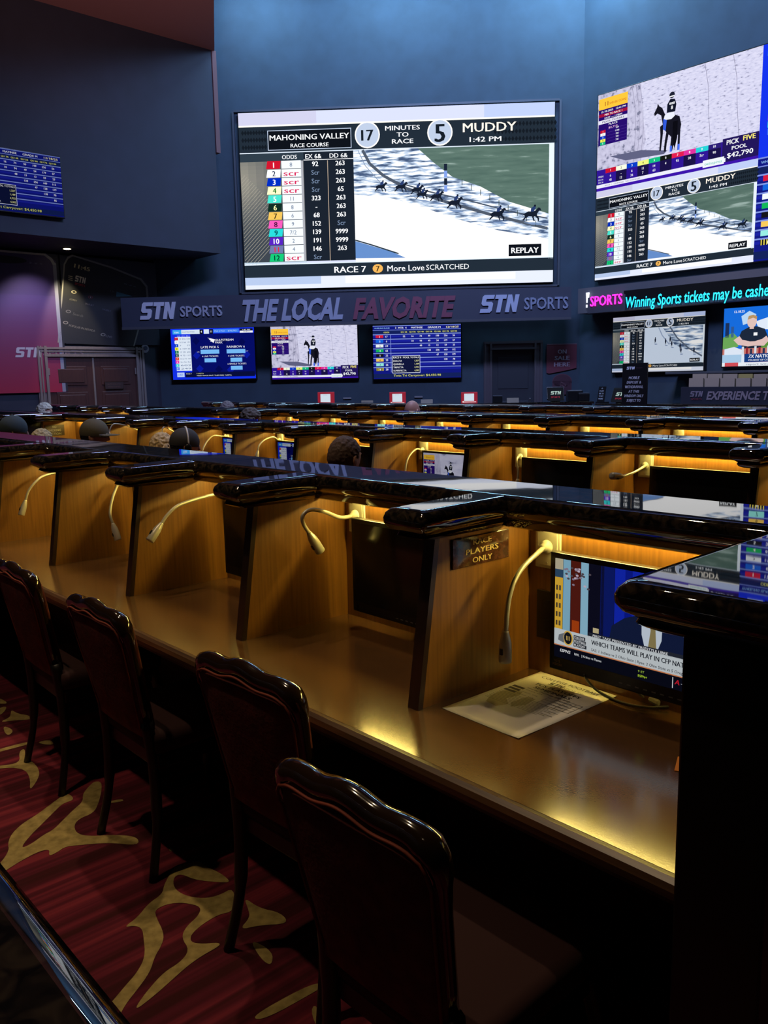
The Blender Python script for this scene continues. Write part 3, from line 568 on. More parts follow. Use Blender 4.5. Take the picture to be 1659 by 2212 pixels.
TV = [((368, 711), (553, 817), CV_GULF, 'wall screen with blue late pick table, leftmost of three under the banner'),
      ((584, 706), (774, 816), CV_PICK, 'middle wall screen under the banner showing a jockey on a dark horse'),
      ((805, 704), (996, 815), CV_MAT, 'wall screen with blue striped matinee odds table beside the dark doorway')]
for TL_, BR_, cv, lb in TV: wall_screen('wall_television', MF, pxr(MF, TL_, BR_, .1), cv, lb, 'television', k=.95, group='televisions under the front banner')

# right wall: a two by two video wall
x0, zt = on(MR, 1293, 207, .12); _, zb = on(MR, 1284, 606, .12); x1 = on(MR, 1638, 344, .12)[0]; zs = (on(MR, 1289, 413, .12)[1]+on(MR, 1638, 344, .12)[1])/2
pw = x1-x0; hh = zt-zb; fr = (zt-zs)/hh
c4 = Canvas(2000, 1000, 'glow', 1); sy = 1000*fr
c4.sub(CV_PICK, 0, 0, 1000, sy).sub(CV_MAH, 0, sy, 1000, 1000).sub(CV_GULF, 1000, 0, 2000, sy).sub(CV_MAT, 1000, sy, 2000, 1000)
wall_screen('video_wall', MR, ((x0, zt), (x0+2*pw, zb)), c4, 'huge video wall on the right wall split into a jockey picture above and a race replay below', off=.12, depth=.12, bez=.02, k=1.05)
c = pxr(MR, (1325, 687), (1519, 800), .1)
CV_MAH2 = mahoning(True)
wall_screen('wall_television', MR, c, CV_MAH2, 'television with the race replay behind the tall mobile deposit sign', 'television', k=.7)
c = (on(MR, 1565, 667, .1), on(MR, 1563, 792, .1)); ww = (c[0][1]-c[1][1])*1.72
wall_screen('wall_television', MR, ((c[0][0], c[0][1]), (c[0][0]+ww, c[1][1])), studio(), 'television showing a man in a black shirt outdoors, above the betting slip rack', 'television', k=.95)
# upper left screen: its right half is in view
a = on(ML, 129, 340, UPO+.1); b2 = on(ML, 118, 467, UPO+.1); hs = a[1]-b2[1]; ws = hs*1.70
wall_screen('wall_television', ML, ((a[0]-ws, a[1]), (a[0], b2[1])), CV_MAT, 'blue matinee odds screen high on the upper left wall', 'television', off=UPO+.1, k=.55)

# ------------------------------------------------------------------ signs on the walls
GR = (158, 158, 168)
def flat_sign(name, M, x0, z0, x1, z1, cv, label, cat, off=.03, depth=.025, mt=None, mode='print'):
    w, h = x1-x0, z0-z1
    root = wall_frame_obj(name, M, (x0+x1)/2, z1, off, label, cat)
    bm = bmesh.new(); box(bm, -w/2, w/2, 0, depth, 0, h, .003); obj('board', bm, mt or M_FASC, root)
    obj('print', cv.mesh('print', w, h, z0=h, eps=.0012), None, root, loc=(0, -.001, 0)); return root

# the banner fascia over the tellers
BO = 1.0
bl = on(MF, 262, 672, BO)[0]; br = on(MF, 1240, 640, BO)[0]-.05
zt_ = on(MF, 800, 630, BO)[1]; zb_ = on(MF, 800, 697, BO)[1]
root = wall_frame_obj('banner_fascia', MF, (bl+br)/2, zb_, BO, 'long dark fascia with raised grey and dull red slogan letters above the front televisions', 'sign')
w = br-bl; h = zt_-zb_
obj('fascia_box', bx(-w/2, w/2, .0, .3, 0, h), mat('fascia_navy', (.032, .038, .065), .6), root)
bm = bmesh.new(); box(bm, -w/2, w/2, -.03, .02, -.03, .02); obj('lip_moulding', bm, M_FASC, root)
def letters(t, M, px0, px1, pyt, pyb, off, col, parent, ref, bold=.06, shear=.2, th=.03, name='raised_letters', emit=None, k=1, dy=0):
    """solid letters on a wall frame between two photo columns"""
    (xa, za), (xb, zb2) = on(M, px0, pyt, off), on(M, px1, pyb, off)
    zc = on(M, (px0+px1)/2, pyt, off)[1]; zd = on(M, (px0+px1)/2, pyb, off)[1]; hh = zc-zd
    V, Fc = text_geo(t, bold, solid=True); mnx = min(v[0] for v in V); mxx = max(v[0] for v in V)
    k_ = hh/.73; shw = shear*hh; sx = (xb-xa-shw)/(mxx-mnx)
    me = bpy.data.meshes.new(name); rx, rz = ref
    vs = [((v[0]-mnx)*sx+shear*v[1]*k_+xa-rx, -th+dy, v[1]*k_+zd-rz) for v in V]
    me.from_pydata(vs, [], [f for f in Fc]); bm = bmesh.new(); bm.from_mesh(me)
    bmesh.ops.remove_doubles(bm, verts=bm.verts, dist=1e-4)
    r_ = bmesh.ops.extrude_face_region(bm, geom=bm.faces[:]); 
    for g in r_['geom']:
        if isinstance(g, bmesh.types.BMVert): g.co.y += th
    bmesh.ops.recalc_face_normals(bm, faces=bm.faces); bm.to_mesh(me); bm.free()
    mt = mat('letter_%d_%d_%d%s' % (*col, 'e' if emit else ''), lin(col) if emit else tuple(min(.8, v*1.7) for v in lin(col)), .5, emit=lin(col) if emit else None, estr=k if emit else 0)
    return obj(name, me, mt, parent)
ref = ((bl+br)/2, zb_)
for t, x0, x1, y0, y1, col, bo, shr in (('STN', 301, 382, 653, 690, (150, 152, 166), .09, .2), ('SPORTS', 389, 481, 660, 683, (120, 122, 138), .03, 0), ('THE LOCAL', 517, 749, 645, 690, (118, 122, 140), .07, .2), ('FAVORITE', 762, 985, 641, 685, (92, 44, 62), .07, .2),
                                ('STN', 1036, 1122, 637, 675, (132, 138, 158), .09, .2), ('SPORTS', 1132, 1227, 641, 667, (100, 106, 126), .03, 0)):
    letters(t, MF, x0, x1, y0, y1, BO, col, root, ref, bo, shr)

# the right hand ticker fascia with neon word and running text
TO = .45
tx0, tz0 = on(MR, 1249, 624, TO); _, tz1 = on(MR, 1248, 678, TO)
root = wall_frame_obj('ticker_fascia', MR, tx0, tz1, TO, 'long grey fascia with a lit message ticker under the right video wall', 'sign')
obj('fascia_box', bx(0, 11, 0, TO-.05, 0, tz0-tz1), mat('fascia_grey', (.085, .08, .10), .6), root)
zz = lambda x, y: on(MR, x, y, TO+.04)
a = zz(1350, 628); b3 = zz(1350, 659); 
obj('ticker_panel', bx(a[0]-tx0-.02, 11, -.05, 0, b3[1]-tz1, a[1]-tz1), M_BLK, root)
letters('Winning Sports tickets may be cashed', MR, 1351, 1672, 625, 651, TO+.06, (40, 215, 250), root, (tx0, tz1), .012, .06, .004, 'ticker_text', True, 1.6, dy=-.055)
a = zz(1275, 638); b3 = zz(1349, 664)
sg = wall_frame_obj('neon_sign', MR, (a[0]+b3[0])/2, b3[1]-.06, TO+.08, 'pink neon word sign on a grey plate beside the white exclamation mark', 'sign')
hw = (b3[0]-a[0])/2+.03
obj('backing_plate', bx(-hw, hw, 0, .075, 0, .30), M_FASC, sg)
letters('SPORTS', MR, 1276, 1344, 636, 659, TO+.085, (255, 40, 190), sg, ((a[0]+b3[0])/2, b3[1]-.06), .0, 0, .02, 'neon_letters', True, 2.2, dy=-.003)
a = zz(1271, 632); b3 = zz(1271, 664)
sg = wall_frame_obj('exclamation_light', MR, a[0], b3[1], TO+.06, 'small white lit exclamation mark at the left end of the ticker fascia', 'light')
bm = bmesh.new(); hx = a[1]-b3[1]; prism_x(bm, [(0, 0), (.03, 0), (.03, .05), (0, .05)], -.035, .0)
for f in [[(-.03, .09), (0, .09), (.02, hx), (-.04, hx)]]:
    va = [bm.verts.new((x, 0, z)) for x, z in f]; vb = [bm.verts.new((x, .03, z)) for x, z in f]
    bm.faces.new(va); bm.faces.new(vb[::-1]); [bm.faces.new((va[i], vb[i], vb[(i+1) % 4], va[(i+1) % 4])) for i in range(4)]
obj('lit_mark', bm, mat('white_glow', (1, 1, 1), .5, emit=(.9, .95, 1), estr=2), sg)

# phone posters on the left wall (the printed mascot is left out)
g = on(ML, 0, 540, .04)
def lx(x, y, o=.04): return on(ML, x, y, o)
PX0, PZ1 = lx(0, 545)[0]-1.6, lx(60, 848)[1]; PX1, PZ0 = lx(123, 545)[0], lx(60, 545)[1]
c = Canvas(1000, 1000, 'print')
c.rect(0, 0, 1000, 1000, (58, 40, 78), 0)
for i in range(30): f = i/29; col = (int(70+80*f**1.3), int(52-34*f), int(98-44*f)); c.rect(0, 300+i*23.4, 1000, 300+(i+1)*23.4, col, .5)
c.rect(0, 0, 1000, 300, (64, 50, 92), .4)
c.rect(960, 60, 985, 1000, (120, 122, 140), 2); c.rect(985, 40, 1000, 1000, (28, 28, 40), 2); c.ell(900, 60, 90, 55, (120, 122, 140), 1.9, 12, -PI/2, 0) if False else None
c.rect(0, 0, 920, 14, (170, 165, 150), 2); c.poly([(920, 0), (1000, 60), (1000, 0)], (24, 26, 44), 3); c.poly([(915, 0), (960, 30), (985, 75), (960, 75), (945, 45), (905, 14)], (150, 148, 150), 3.5)
c.ell(640, 62, 140, 26, (18, 16, 26), 3); c.text('lll  w  o', 840, 72, 16, (120, 120, 150), 90)
c.text('STN', 735, 710, 72, (165, 162, 170), 180, bold=.09, shear=.2).text('SPORTS', 990, 710, 44, (140, 120, 130), 300, bold=.03, al='c')
flat_sign('phone_poster', ML, PX0, PZ0, PX1, PZ1, c, 'tall poster of a purple and red phone screen on the left wall', 'poster', off=.05)
# second, tilted phone on a charcoal board
BX0, BZ0 = lx(126, 528); BZ0 = min(BZ0, 4.04); BX1 = lx(334, 560)[0]; BZ1 = lx(300, 745)[1]
c = Canvas(1000, 1000, 'print'); wq, hq = BX1-BX0, BZ0-BZ1
def P2(x, y): q = lx(x, y); return ((q[0]-BX0)/wq*1000, (BZ0-q[1])/hq*1000)
c.rect(0, 0, 1000, 1000, (34, 36, 54), 0)
c.poly([P2(*p) for p in [(124, 740), (137, 570), (145, 555), (155, 550), (240, 576), (305, 602), (318, 618), (320, 640), (290, 748)]], (128, 126, 120), 1)
c.poly([P2(*p) for p in [(127, 741), (140, 572), (147, 559), (157, 554), (240, 580), (302, 605), (314, 620), (316, 640), (287, 748)]], (24, 24, 30), 2)
a = P2(163, 577); R = .22
for t, x, y, hh, col, w_ in (('11:45', 177, 578, 9, (225, 215, 160), 34), ('STN', 173, 604, 13, (225, 218, 190), 22), ('SPORTS', 172, 615, 5, (190, 40, 60), 22), ('LOBBY', 158, 648, 4, (120, 115, 100), 16), ('IN PLAY', 193, 658, 4, (120, 110, 110), 18), ('MOBILE', 230, 670, 4, (90, 90, 100), 18),
                            ('Search', 168, 680, 6, (80, 78, 80), 22), ('POPULAR IN NEVADA', 177, 709, 5, (115, 110, 105), 56), ('LIVE', 235, 727, 5, (110, 108, 108), 14), ('US', 242, 630, 5, (90, 90, 100), 10)):
    X, Y = P2(x, y); X2 = P2(x+w_, y)[0]; Y2 = P2(x, y+hh)[1]; c.text(t, X, Y, Y2-Y, col, X2-X, bold=.04, rot=R)
for i in range(3): p, q = P2(147, 596+i*4), P2(156, 598+i*4); c.line([p, q], 8, (200, 190, 150), 4)
for x, y, cc in ((159, 631, (190, 180, 150)), (195, 642, (110, 40, 50)), (222, 723, (120, 118, 118)), (147, 673, (90, 88, 90)), (141, 697, (120, 115, 110))): p = P2(x, y); c.ell(p[0], p[1], 26, 18, cc, 4, 14); c.ell(p[0], p[1], 17, 11, (24, 24, 30), 5, 14)
p = P2(195, 642); c.text('i', p[0], p[1], 16, WH, bold=.05, l=6)
c.poly([P2(*p) for p in [(251, 630), (285, 640), (250, 641)]], (50, 110, 130), 4); c.text('ill w o', P2(280, 615)[0], P2(280, 616)[1], 16, (100, 105, 125), 130, rot=R)
flat_sign('phone_poster', ML, BX0, BZ0, BX1, BZ1, c, 'charcoal poster board with a tilted sports app phone above the double doors', 'poster', off=.05)
# logo medallion
x, z = on(ML, 313, 753, .04); sg = wall_frame_obj('wall_medallion', ML, x, z-.09, .05, 'small round pale medallion on the wall at the top right of the double doors', 'sign')
bm = bmesh.new(); bmesh.ops.create_cone(bm, cap_ends=True, segments=32, radius1=.085, radius2=.085, depth=.04, matrix=Matrix.Translation((0, .02, .09)) @ Matrix.Rotation(PI/2, 4, 'X')); obj('disc', bm, mat('medallion_grey', (.22, .2, .24), .5), sg)
bm = bmesh.new(); bmesh.ops.create_cone(bm, cap_ends=True, segments=24, radius1=.04, radius2=.04, depth=.01, matrix=Matrix.Translation((.01, -.005, .10)) @ Matrix.Rotation(PI/2, 4, 'X')); obj('emblem', bm, mat('medallion_navy', (.02, .03, .07), .5), sg)

# double doors, left wall
dx0, dz = on(ML, 76, 747, .05); dx1 = on(ML, 311, 750, .05)[0]
root = empty('door_1'); root['kind'] = 'structure'; root.location = ML @ Vector(((dx0+dx1)/2, 0, 0)); root.rotation_euler = (0, 0, A_L)
hw = (dx1-dx0)/2; cw = .20
bm = bmesh.new()
for s in (-1, 1):
    for k, (a_, b_2, t) in enumerate(((0, cw, .04), (.02, .06, .07), (.08, .11, .06), (cw-.05, cw, .08))): box(bm, min(s*(hw-a_), s*(hw-b_2)), max(s*(hw-a_), s*(hw-b_2)), -t, 0, 0, dz-a_*.0)
for a_, b_2, t in ((0, cw, .042), (.02, .06, .072), (.08, .11, .062), (cw-.05, cw, .082)): box(bm, -hw+a_, hw-a_, -t, 0, dz-b_2, dz-a_)
obj('door_casing', bm, M_CASE, root)
for s in (-1, 1):
    a_, b_2 = sorted((s*.008, s*(hw-cw))); bm = bmesh.new(); box(bm, a_, b_2, -.035, 0, .01, dz-cw)
    for z0, z1 in ((dz-cw-.55, dz-cw-.18), (dz-cw-1.05, dz-cw-.68), (.2, 1.0)):
        box(bm, a_+.14, b_2-.14, -.048, -.03, z0, z1, .01); box(bm, a_+.19, b_2-.19, -.058, -.04, z0+.05, z1-.05, .012)
    lf = obj('door_leaf', bm, M_DOOR, root)
    bm = bmesh.new(); box(bm, s*.06-.02, s*.06+.02, -.08, -.035, .95, 1.2, .008); obj('pull_handle', bm, M_STEEL, lf)
    bm = bmesh.new(); box(bm, (hw-cw-.02)*s-.015, (hw-cw-.02)*s+.015, -.06, -.03, dz-cw-.35, dz-cw-.22, .004); obj('hinge', bm, M_CASE, lf)
bm = bmesh.new(); box(bm, -.018, .018, -.05, 0, .01, dz-cw); obj('astragal', bm, M_CASE, root)
# sunken notice on right leaf
x, z = on(ML, 247, 832, .07); sg = wall_frame_obj('door_notice', ML, x, z-.08, .07, 'small dim brown notice plate on the right leaf of the double doors', 'sign')
c = Canvas(300, 100, 'print'); c.rect(0, 0, 300, 100, (46, 30, 30), 0); c.text('AUTHORIZED', 150, 30, 22, (84, 60, 56), 230).text('PERSONNEL', 150, 70, 22, (84, 60, 56), 210)
obj('plate', bx(-.2, .2, 0, .012, 0, .15), M_DWOOD, sg); obj('lettering', c.mesh('lettering', .38, .13, z0=.14, eps=.0008), None, sg, loc=(0, -.001, 0))

# doorway, front wall right
dx0, dz = on(MF, 1045, 738, .05); dx1 = on(MF, 1173, 734, .05)[0]
root = empty('door_2'); root['kind'] = 'structure'; root.location = MF @ Vector(((dx0+dx1)/2, 0, 0)); root.rotation_euler = (0, 0, A_F)
hw = (dx1-dx0)/2; cw = .17; bm = bmesh.new()
for s in (-1, 1):
    for a_, b_2, t in ((0, cw, .04), (.02, .05, .06), (cw-.04, cw, .07)): box(bm, min(s*(hw-a_), s*(hw-b_2)), max(s*(hw-a_), s*(hw-b_2)), -t, 0, 0, dz)
for a_, b_2, t in ((0, cw, .042), (.02, .05, .062), (cw-.04, cw, .072)): box(bm, -hw+a_, hw-a_, -t, 0, dz-b_2, dz-a_)
obj('door_casing', bm, mat('plum_casing', (.07, .055, .07), .5), root)
bm = bmesh.new(); box(bm, -hw+cw, hw-cw, -.02, 0, .01, dz-cw)
for z0, z1 in ((1.35, dz-cw-.15), (.2, 1.1)): box(bm, -hw+cw+.12, hw-cw-.12, -.03, -.01, z0, z1, .008)
lf = obj('door_leaf', bm, mat('dark_door', (.022, .024, .035), .5), root)
bm = bmesh.new(); box(bm, hw-cw-.1, hw-cw-.07, -.07, -.02, .95, 1.15, .006); obj('door_handle', bm, M_STEEL, lf)

# posters right of the doorway
a = on(MF, 1181, 743, .03); b3 = on(MF, 1245, 806, .03)
c = Canvas(640, 630, 'print'); c.poly([(0, 10), (640, 0), (640, 520), (460, 560), (300, 590), (60, 630), (0, 610)], (96, 34, 52), 0); c.rect(0, 0, 640, 20, (110, 80, 96), 1)
for i, t in enumerate(('ON', 'SALE', 'HERE')): c.text(t, 330, 165+i*135, 92, (176, 160, 178), (190, 320, 340)[i], bold=.1)
root = wall_frame_obj('sale_poster', MF, (a[0]+b3[0])/2, b3[1], .03, 'dull red on-sale poster beside the dark doorway', 'poster')
w_, h_ = b3[0]-a[0], a[1]-b3[1]; obj('print', c.mesh('print', w_, h_, z0=h_), None, root); obj('board', bx(-w_/2, w_/2, .002, .02, .1, h_), M_WALLD, root)
a = on(MF, 1193, 808, .03); b3 = on(MF, 1235, 852, .03)
c = Canvas(420, 440, 'print'); c.ell(210, 150, 205, 150, (88, 44, 60), 0, 28); c.rect(10, 150, 410, 440, (88, 44, 60), 0); c.ell(210, 152, 190, 136, (64, 30, 46), 1, 28); c.rect(24, 150, 396, 440, (64, 30, 46), 1); c.text('27', 225, 230, 130, (120, 84, 96), 120, bold=.04, rot=-1.35)
w_, h_ = b3[0]-a[0], a[1]-b3[1]; root = wall_frame_obj('jersey_cutout', MF, (a[0]+b3[0])/2, b3[1], .03, 'dim red rounded cutout with a number under the on-sale poster', 'sign'); obj('print', c.mesh('print', w_, h_, z0=h_), None, root)
bm = bmesh.new(); prism = [(math.cos(t)*w_/2*.95, math.sin(t)*h_*.35+h_*.62) for t in [PI*i/12 for i in range(13)]]+[(-w_/2*.95, 0), (w_/2*.95, 0)]
va = [bm.verts.new((x, .003, z)) for x, z in prism]; vb = [bm.verts.new((x, .02, z)) for x, z in prism]; bm.faces.new(va); bm.faces.new(vb[::-1]); [bm.faces.new((va[i], va[(i+1) % len(va)], vb[(i+1) % len(va)], vb[i])) for i in range(len(va))]
obj('board', bm, M_WALLD, root)

# recessed downlight over the tilted phone poster
x, z = on(ML, 165, 517, 1.0); lp = ML @ Vector((x, -.55, sof))
root = empty('recessed_downlight', lp, 0, 'small warm recessed downlight in the soffit above the tilted phone poster', 'light')
bm = bmesh.new(); bmesh.ops.create_cone(bm, cap_ends=True, segments=24, radius1=.09, radius2=.09, depth=.01, matrix=Matrix.Translation((0, 0, -.005))); obj('trim_ring', bm, M_CASE, root)
bm = bmesh.new(); bmesh.ops.create_cone(bm, cap_ends=True, segments=24, radius1=.065, radius2=.065, depth=.01, matrix=Matrix.Translation((0, 0, -.012))); obj('lens', bm, mat('warm_lens', (1, .9, .7), .4, emit=(1, .85, .5), estr=6), root)
def spot(name, P, target, power, col, angle=60, blend=.5, rad=.05):
    ld = bpy.data.lights.new(name, 'SPOT'); ld.energy = power; ld.color = col; ld.spot_size = math.radians(angle); ld.spot_blend = blend; ld.shadow_soft_size = rad
    o = bpy.data.objects.new(name, ld); COL.objects.link(o); o.location = P; d = Vector(target)-Vector(P); o.rotation_euler = d.to_track_quat('-Z', 'Y').to_euler(); return o
def area(name, P, target, power, col, sx, sy):
    ld = bpy.data.lights.new(name, 'AREA'); ld.shape = 'RECTANGLE'; ld.size = sx; ld.size_y = sy; ld.energy = power; ld.color = col
    o = bpy.data.objects.new(name, ld); COL.objects.link(o); o.location = P; d = Vector(target)-Vector(P); o.rotation_euler = d.to_track_quat('-Z', 'Y').to_euler(); return o
spot('downlight_beam', lp+Vector((0, 0, -.05)), ML @ Vector((x+.15, 0, 2.6)), 160, (1, .86, .5), 50, .6)

# ------------------------------------------------------------------ carrel rows
ORG = Vector((.0417, 1.9591, 0))
def WP(u, n, z=0): return ORG + uu*u + nn*n + Vector((0, 0, z))
ROWS = {'first': (0., 0.), 'second': (.086, 2.0), 'third': (.903, 3.829), 'fourth': (1.751, 5.701)}
ORD = ['zeroth', 'first', 'second', 'third', 'fourth', 'fifth', 'sixth', 'seventh', 'eighth', 'ninth', 'tenth', 'eleventh', 'twelfth', 'thirteenth', 'fourteenth', 'fifteenth', 'sixteenth', 'seventeenth', 'eighteenth']
ROWN = {'first': 'nearest carrel row', 'second': 'second carrel row', 'third': 'third carrel row', 'fourth': 'farthest carrel row'}
BEAM = [(.335, 1.275), (.320, 1.272), (.309, 1.264), (.304, 1.25), (.304, 1.238), (.311, 1.226), (.322, 1.219), (.330, 1.213), (.331, 1.207), (.338, 1.192), (.350, 1.187), (.368, 1.187), (.374, 1.192), (.376, 1.215), (.468, 1.215), (.470, 1.19), (.548, 1.19), (.562, 1.20), (.566, 1.235), (.562, 1.262), (.552, 1.273), (.54, 1.275)]
def granite_cap(hw, y1, r=.012, y0=0., hw2=None):
    """divider cap: bullnose on three sides, square where it meets the long ledge"""
    prof = [(.030, 1.275), (.014, 1.272), (.004, 1.262), (0, 1.25), (.001, 1.237), (.008, 1.226), (.020, 1.219), (.027, 1.213), (.024, 1.206), (.030, 1.197), (.045, 1.19)]
    bm = bmesh.new(); loops = []
    for ins, z in prof:
        a, b_, f = -(hw2 or hw)+ins, hw-ins, y0+ins
        pts = [(a, y1), (a, f+r)]+[(a+r-r*math.cos(t), f+r-r*math.sin(t)) for t in (PI/6, PI/3)]+[(a+r, f), (b_-r, f)]+[(b_-r+r*math.sin(t), f+r-r*math.cos(t)) for t in (PI/6, PI/3)]+[(b_, f+r), (b_, y1)]
        loops.append([bm.verts.new((x, y, z)) for x, y in pts])
    bm.faces.new(loops[0]); bm.faces.new(loops[-1][::-1])
    for a, b_ in zip(loops, loops[1:]):
        for i in range(len(a)): bm.faces.new((a[i], b_[i], b_[(i+1) % len(a)], a[(i+1) % len(a)]))
    return bm_mesh(bm, 'granite_cap')
def crisp(me):
    for p in me.polygons: p.use_smooth = True
    me.set_sharp_from_angle(angle=math.radians(40))
    flat = {ek for p in me.polygons if abs(p.normal.z) > .999 and p.area > .003 for ek in p.edge_keys}
    at = me.attributes.get('sharp_edge') or me.attributes.new('sharp_edge', 'BOOLEAN', 'EDGE')
    for e_ in me.edges:
        if e_.key in flat: at.data[e_.index].value = True
    return me
def settle(me, k=.0175):
    for v in me.vertices:
        if v.co.z > 1.2: v.co.z += (v.co.y-.32)*k
    return me
ME_CAP = crisp(granite_cap(.074, .318))
ME_CAP1 = crisp(settle(granite_cap(.074, .318)))
bm = bmesh.new(); prism_x(bm, [(.045, .762), (.47, .762), (.47, 1.193), (.112, 1.193)], -.0165, .0165); ME_PANEL = bm_mesh(bm, 'panel')
bm = bmesh.new(); prism_x(bm, [(.028, .762), (.045, .762), (.112, 1.192), (.095, 1.192)], -.0185, .0185); ME_EDGE = bm_mesh(bm, 'front_edge')
def divider(row, k, label):
    du, dn = ROWS[row]
    r_ = empty('carrel_divider', WP(.8*k+du, dn), A_R, label, 'divider', 'granite capped dividers of the %s' % ROWN[row])
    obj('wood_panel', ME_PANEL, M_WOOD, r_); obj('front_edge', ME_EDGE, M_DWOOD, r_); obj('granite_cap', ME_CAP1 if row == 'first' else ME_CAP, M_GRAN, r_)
    return r_
def ledge(row, u0, u1, label, trim=0):
    du, dn = ROWS[row]; bm = bmesh.new()
    cuts = [u0]
    while cuts[-1]+2.4 < u1-.8: cuts.append(cuts[-1]+2.4)
    cuts.append(u1)
    for a, b_ in zip(cuts, cuts[1:]): prism_x(bm, BEAM, -b_+(.0012), -a-.0012)
    o = obj('granite_ledge', crisp(settle(bm_mesh(bm, 'granite_ledge')) if row == 'first' else bm_mesh(bm, 'granite_ledge')), M_GRAN, loc=WP(du, dn), rotz=A_R); return tag(o, label, 'ledge')
def backp(row, u0, u1, label):
    du, dn = ROWS[row]
    rt = empty('carrel_back_panel', WP(du, dn), A_R, label, 'panel')
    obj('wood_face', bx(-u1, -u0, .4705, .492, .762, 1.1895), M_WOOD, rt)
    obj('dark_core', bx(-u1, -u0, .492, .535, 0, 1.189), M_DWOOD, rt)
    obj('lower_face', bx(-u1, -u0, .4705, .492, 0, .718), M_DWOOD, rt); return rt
def desk(row, u0, u1, label):
    du, dn = ROWS[row]
    rt = empty('carrel_desk', WP(du, dn), A_R, label, 'desk')
    obj('worktop', bx(-u1, -u0, -.150, .470, .722, .762), M_DESK, rt)
    bm = bmesh.new(); prism_x(bm, [(-.150, .7615), (-.160, .7605), (-.170, .754), (-.174, .742), (-.172, .728), (-.164, .715), (-.150, .708)], -u1, -u0)
    obj('edge_moulding', bm, M_EDGE, rt)
    return rt
ledge('first', -1.03, 9, 'long glossy black granite ledge along the back of the nearest carrel row')
backp('first', -1.0, 9, 'long wooden back panel of the nearest carrel row, lit amber under the ledge')
desk('first', -.835, 9, 'long brown laminate desk of the nearest carrel row with bright front edge')
ledge('second', -2.4, 8.7, 'granite ledge of the second carrel row reflecting blue screens')
ledge('second', 8.705, 13.6, 'dark granite ledge at the far left end of the second carrel row')
backp('second', -2.4, 13.6, 'amber lit back panel of the second carrel row behind seated visitors')
desk('second', -2.4, 13.6, 'brown desk of the second carrel row')
ledge('third', -3.2, 12.8, 'granite ledge of the third carrel row')
backp('third', -3.2, 12.8, 'amber lit back panel of the third carrel row')
desk('third', -3.2, 12.8, 'brown desk of the third carrel row')
ledge('fourth', -4.0, 9.6, 'granite ledge of the farthest carrel row below the teller counter')
backp('fourth', -4.0, 9.6, 'amber lit back panel of the farthest carrel row')
desk('fourth', -4.0, 9.6, 'brown desk of the farthest carrel row')

KS = {'first': list(range(0, 10)), 'second': [-2, -1, 0, 1, 2, 3, 4, 5, 6, 7, 8, 10, 12, 13, 14, 15], 'third': [-3, -2, -1]+list(range(0, 9))+[11, 12, 13, 14, 15], 'fourth': [-4, -3, -2, -1, 0, 1, 2, 3, 4, 5, 6, 7, 9, 10, 11]}
for row, ks in KS.items():
    ks = [k for k in ks if not (row == 'fourth' and k > 11)]
    vis = [k for k in ks if (row != 'first' or k <= 4) and (row != 'second' or (0 <= k <= 10)) and (row != 'third' or (0 <= k <= 14)) and (row != 'fourth' or k >= 0)]
    for k in vis:
        if row == 'first' and k == 0: lb = 'wooden carrel divider with the race players sign, nearest of its row'
        elif row == 'second' and k == 10: lb = 'wooden divider with the no smoking lettering, far left of second carrel row'
        else: lb = 'wooden granite capped carrel divider, %s from the right in view in the %s' % (ORD[vis.index(k)+1], ROWN[row])
        divider(row, k, lb)
# long end dividers that close off blocks of seats
def long_divider(row, k, y0, label, hw=.09):
    du, dn = ROWS[row]; rt = empty('end_divider', WP(.8*k+du, dn), A_R, label, 'divider')
    bm = bmesh.new(); prism_x(bm, [(y0+.06, 0.0), (.47, 0.0), (.47, 1.193), (y0+.09, 1.193)], -.02, .02); obj('dark_panel', bm, M_DWOOD, rt)
    obj('granite_cap', crisp(granite_cap(hw, .318, y0=y0)), M_GRAN, rt); return rt
long_divider('second', 10.75, -.35, 'long dark end divider at the far left of the second carrel row')
long_divider('third', 9.6, -.45, 'long dark end divider splitting the third carrel row below the double doors')
long_divider('fourth', 8.0, -.45, 'long dark end divider at the left of the farthest carrel row')
# near right end of the first row: a deep black end wall with a wide cap
rt = empty('end_divider', WP(-.8, 0), A_R, 'wide black end wall with broad reflective granite cap, at the right edge', 'divider')
obj('dark_panel', bx(.036, .175, -.215, .4695, 0, 1.193, .004), M_BLK if False else mat('black_lacquer', (.008, .006, .006), .3), rt)
obj('granite_cap', crisp(settle(granite_cap(.235, .318, y0=-.262, hw2=.062, r=.02), .009)), M_GRAN, rt)
# the row behind the visitor: only the far edge of its ledge is in view
bm = bmesh.new(); prism_x(bm, [(y-1.755, z) for y, z in BEAM], -3.2, 3.0)
o = obj('granite_ledge', crisp(bm_mesh(bm, 'granite_ledge')), M_GRAN, loc=WP(0, 0), rotz=A_R); tag(o, 'close dark granite ledge corner at the lower left edge', 'ledge')
o = obj('carrel_back_panel', bx(-3.2, 3.0, -1.36, -1.28, 0, 1.189), M_DWOOD, loc=WP(0, 0), rotz=A_R); tag(o, 'dark back panel below the close granite ledge at the lower left', 'panel')

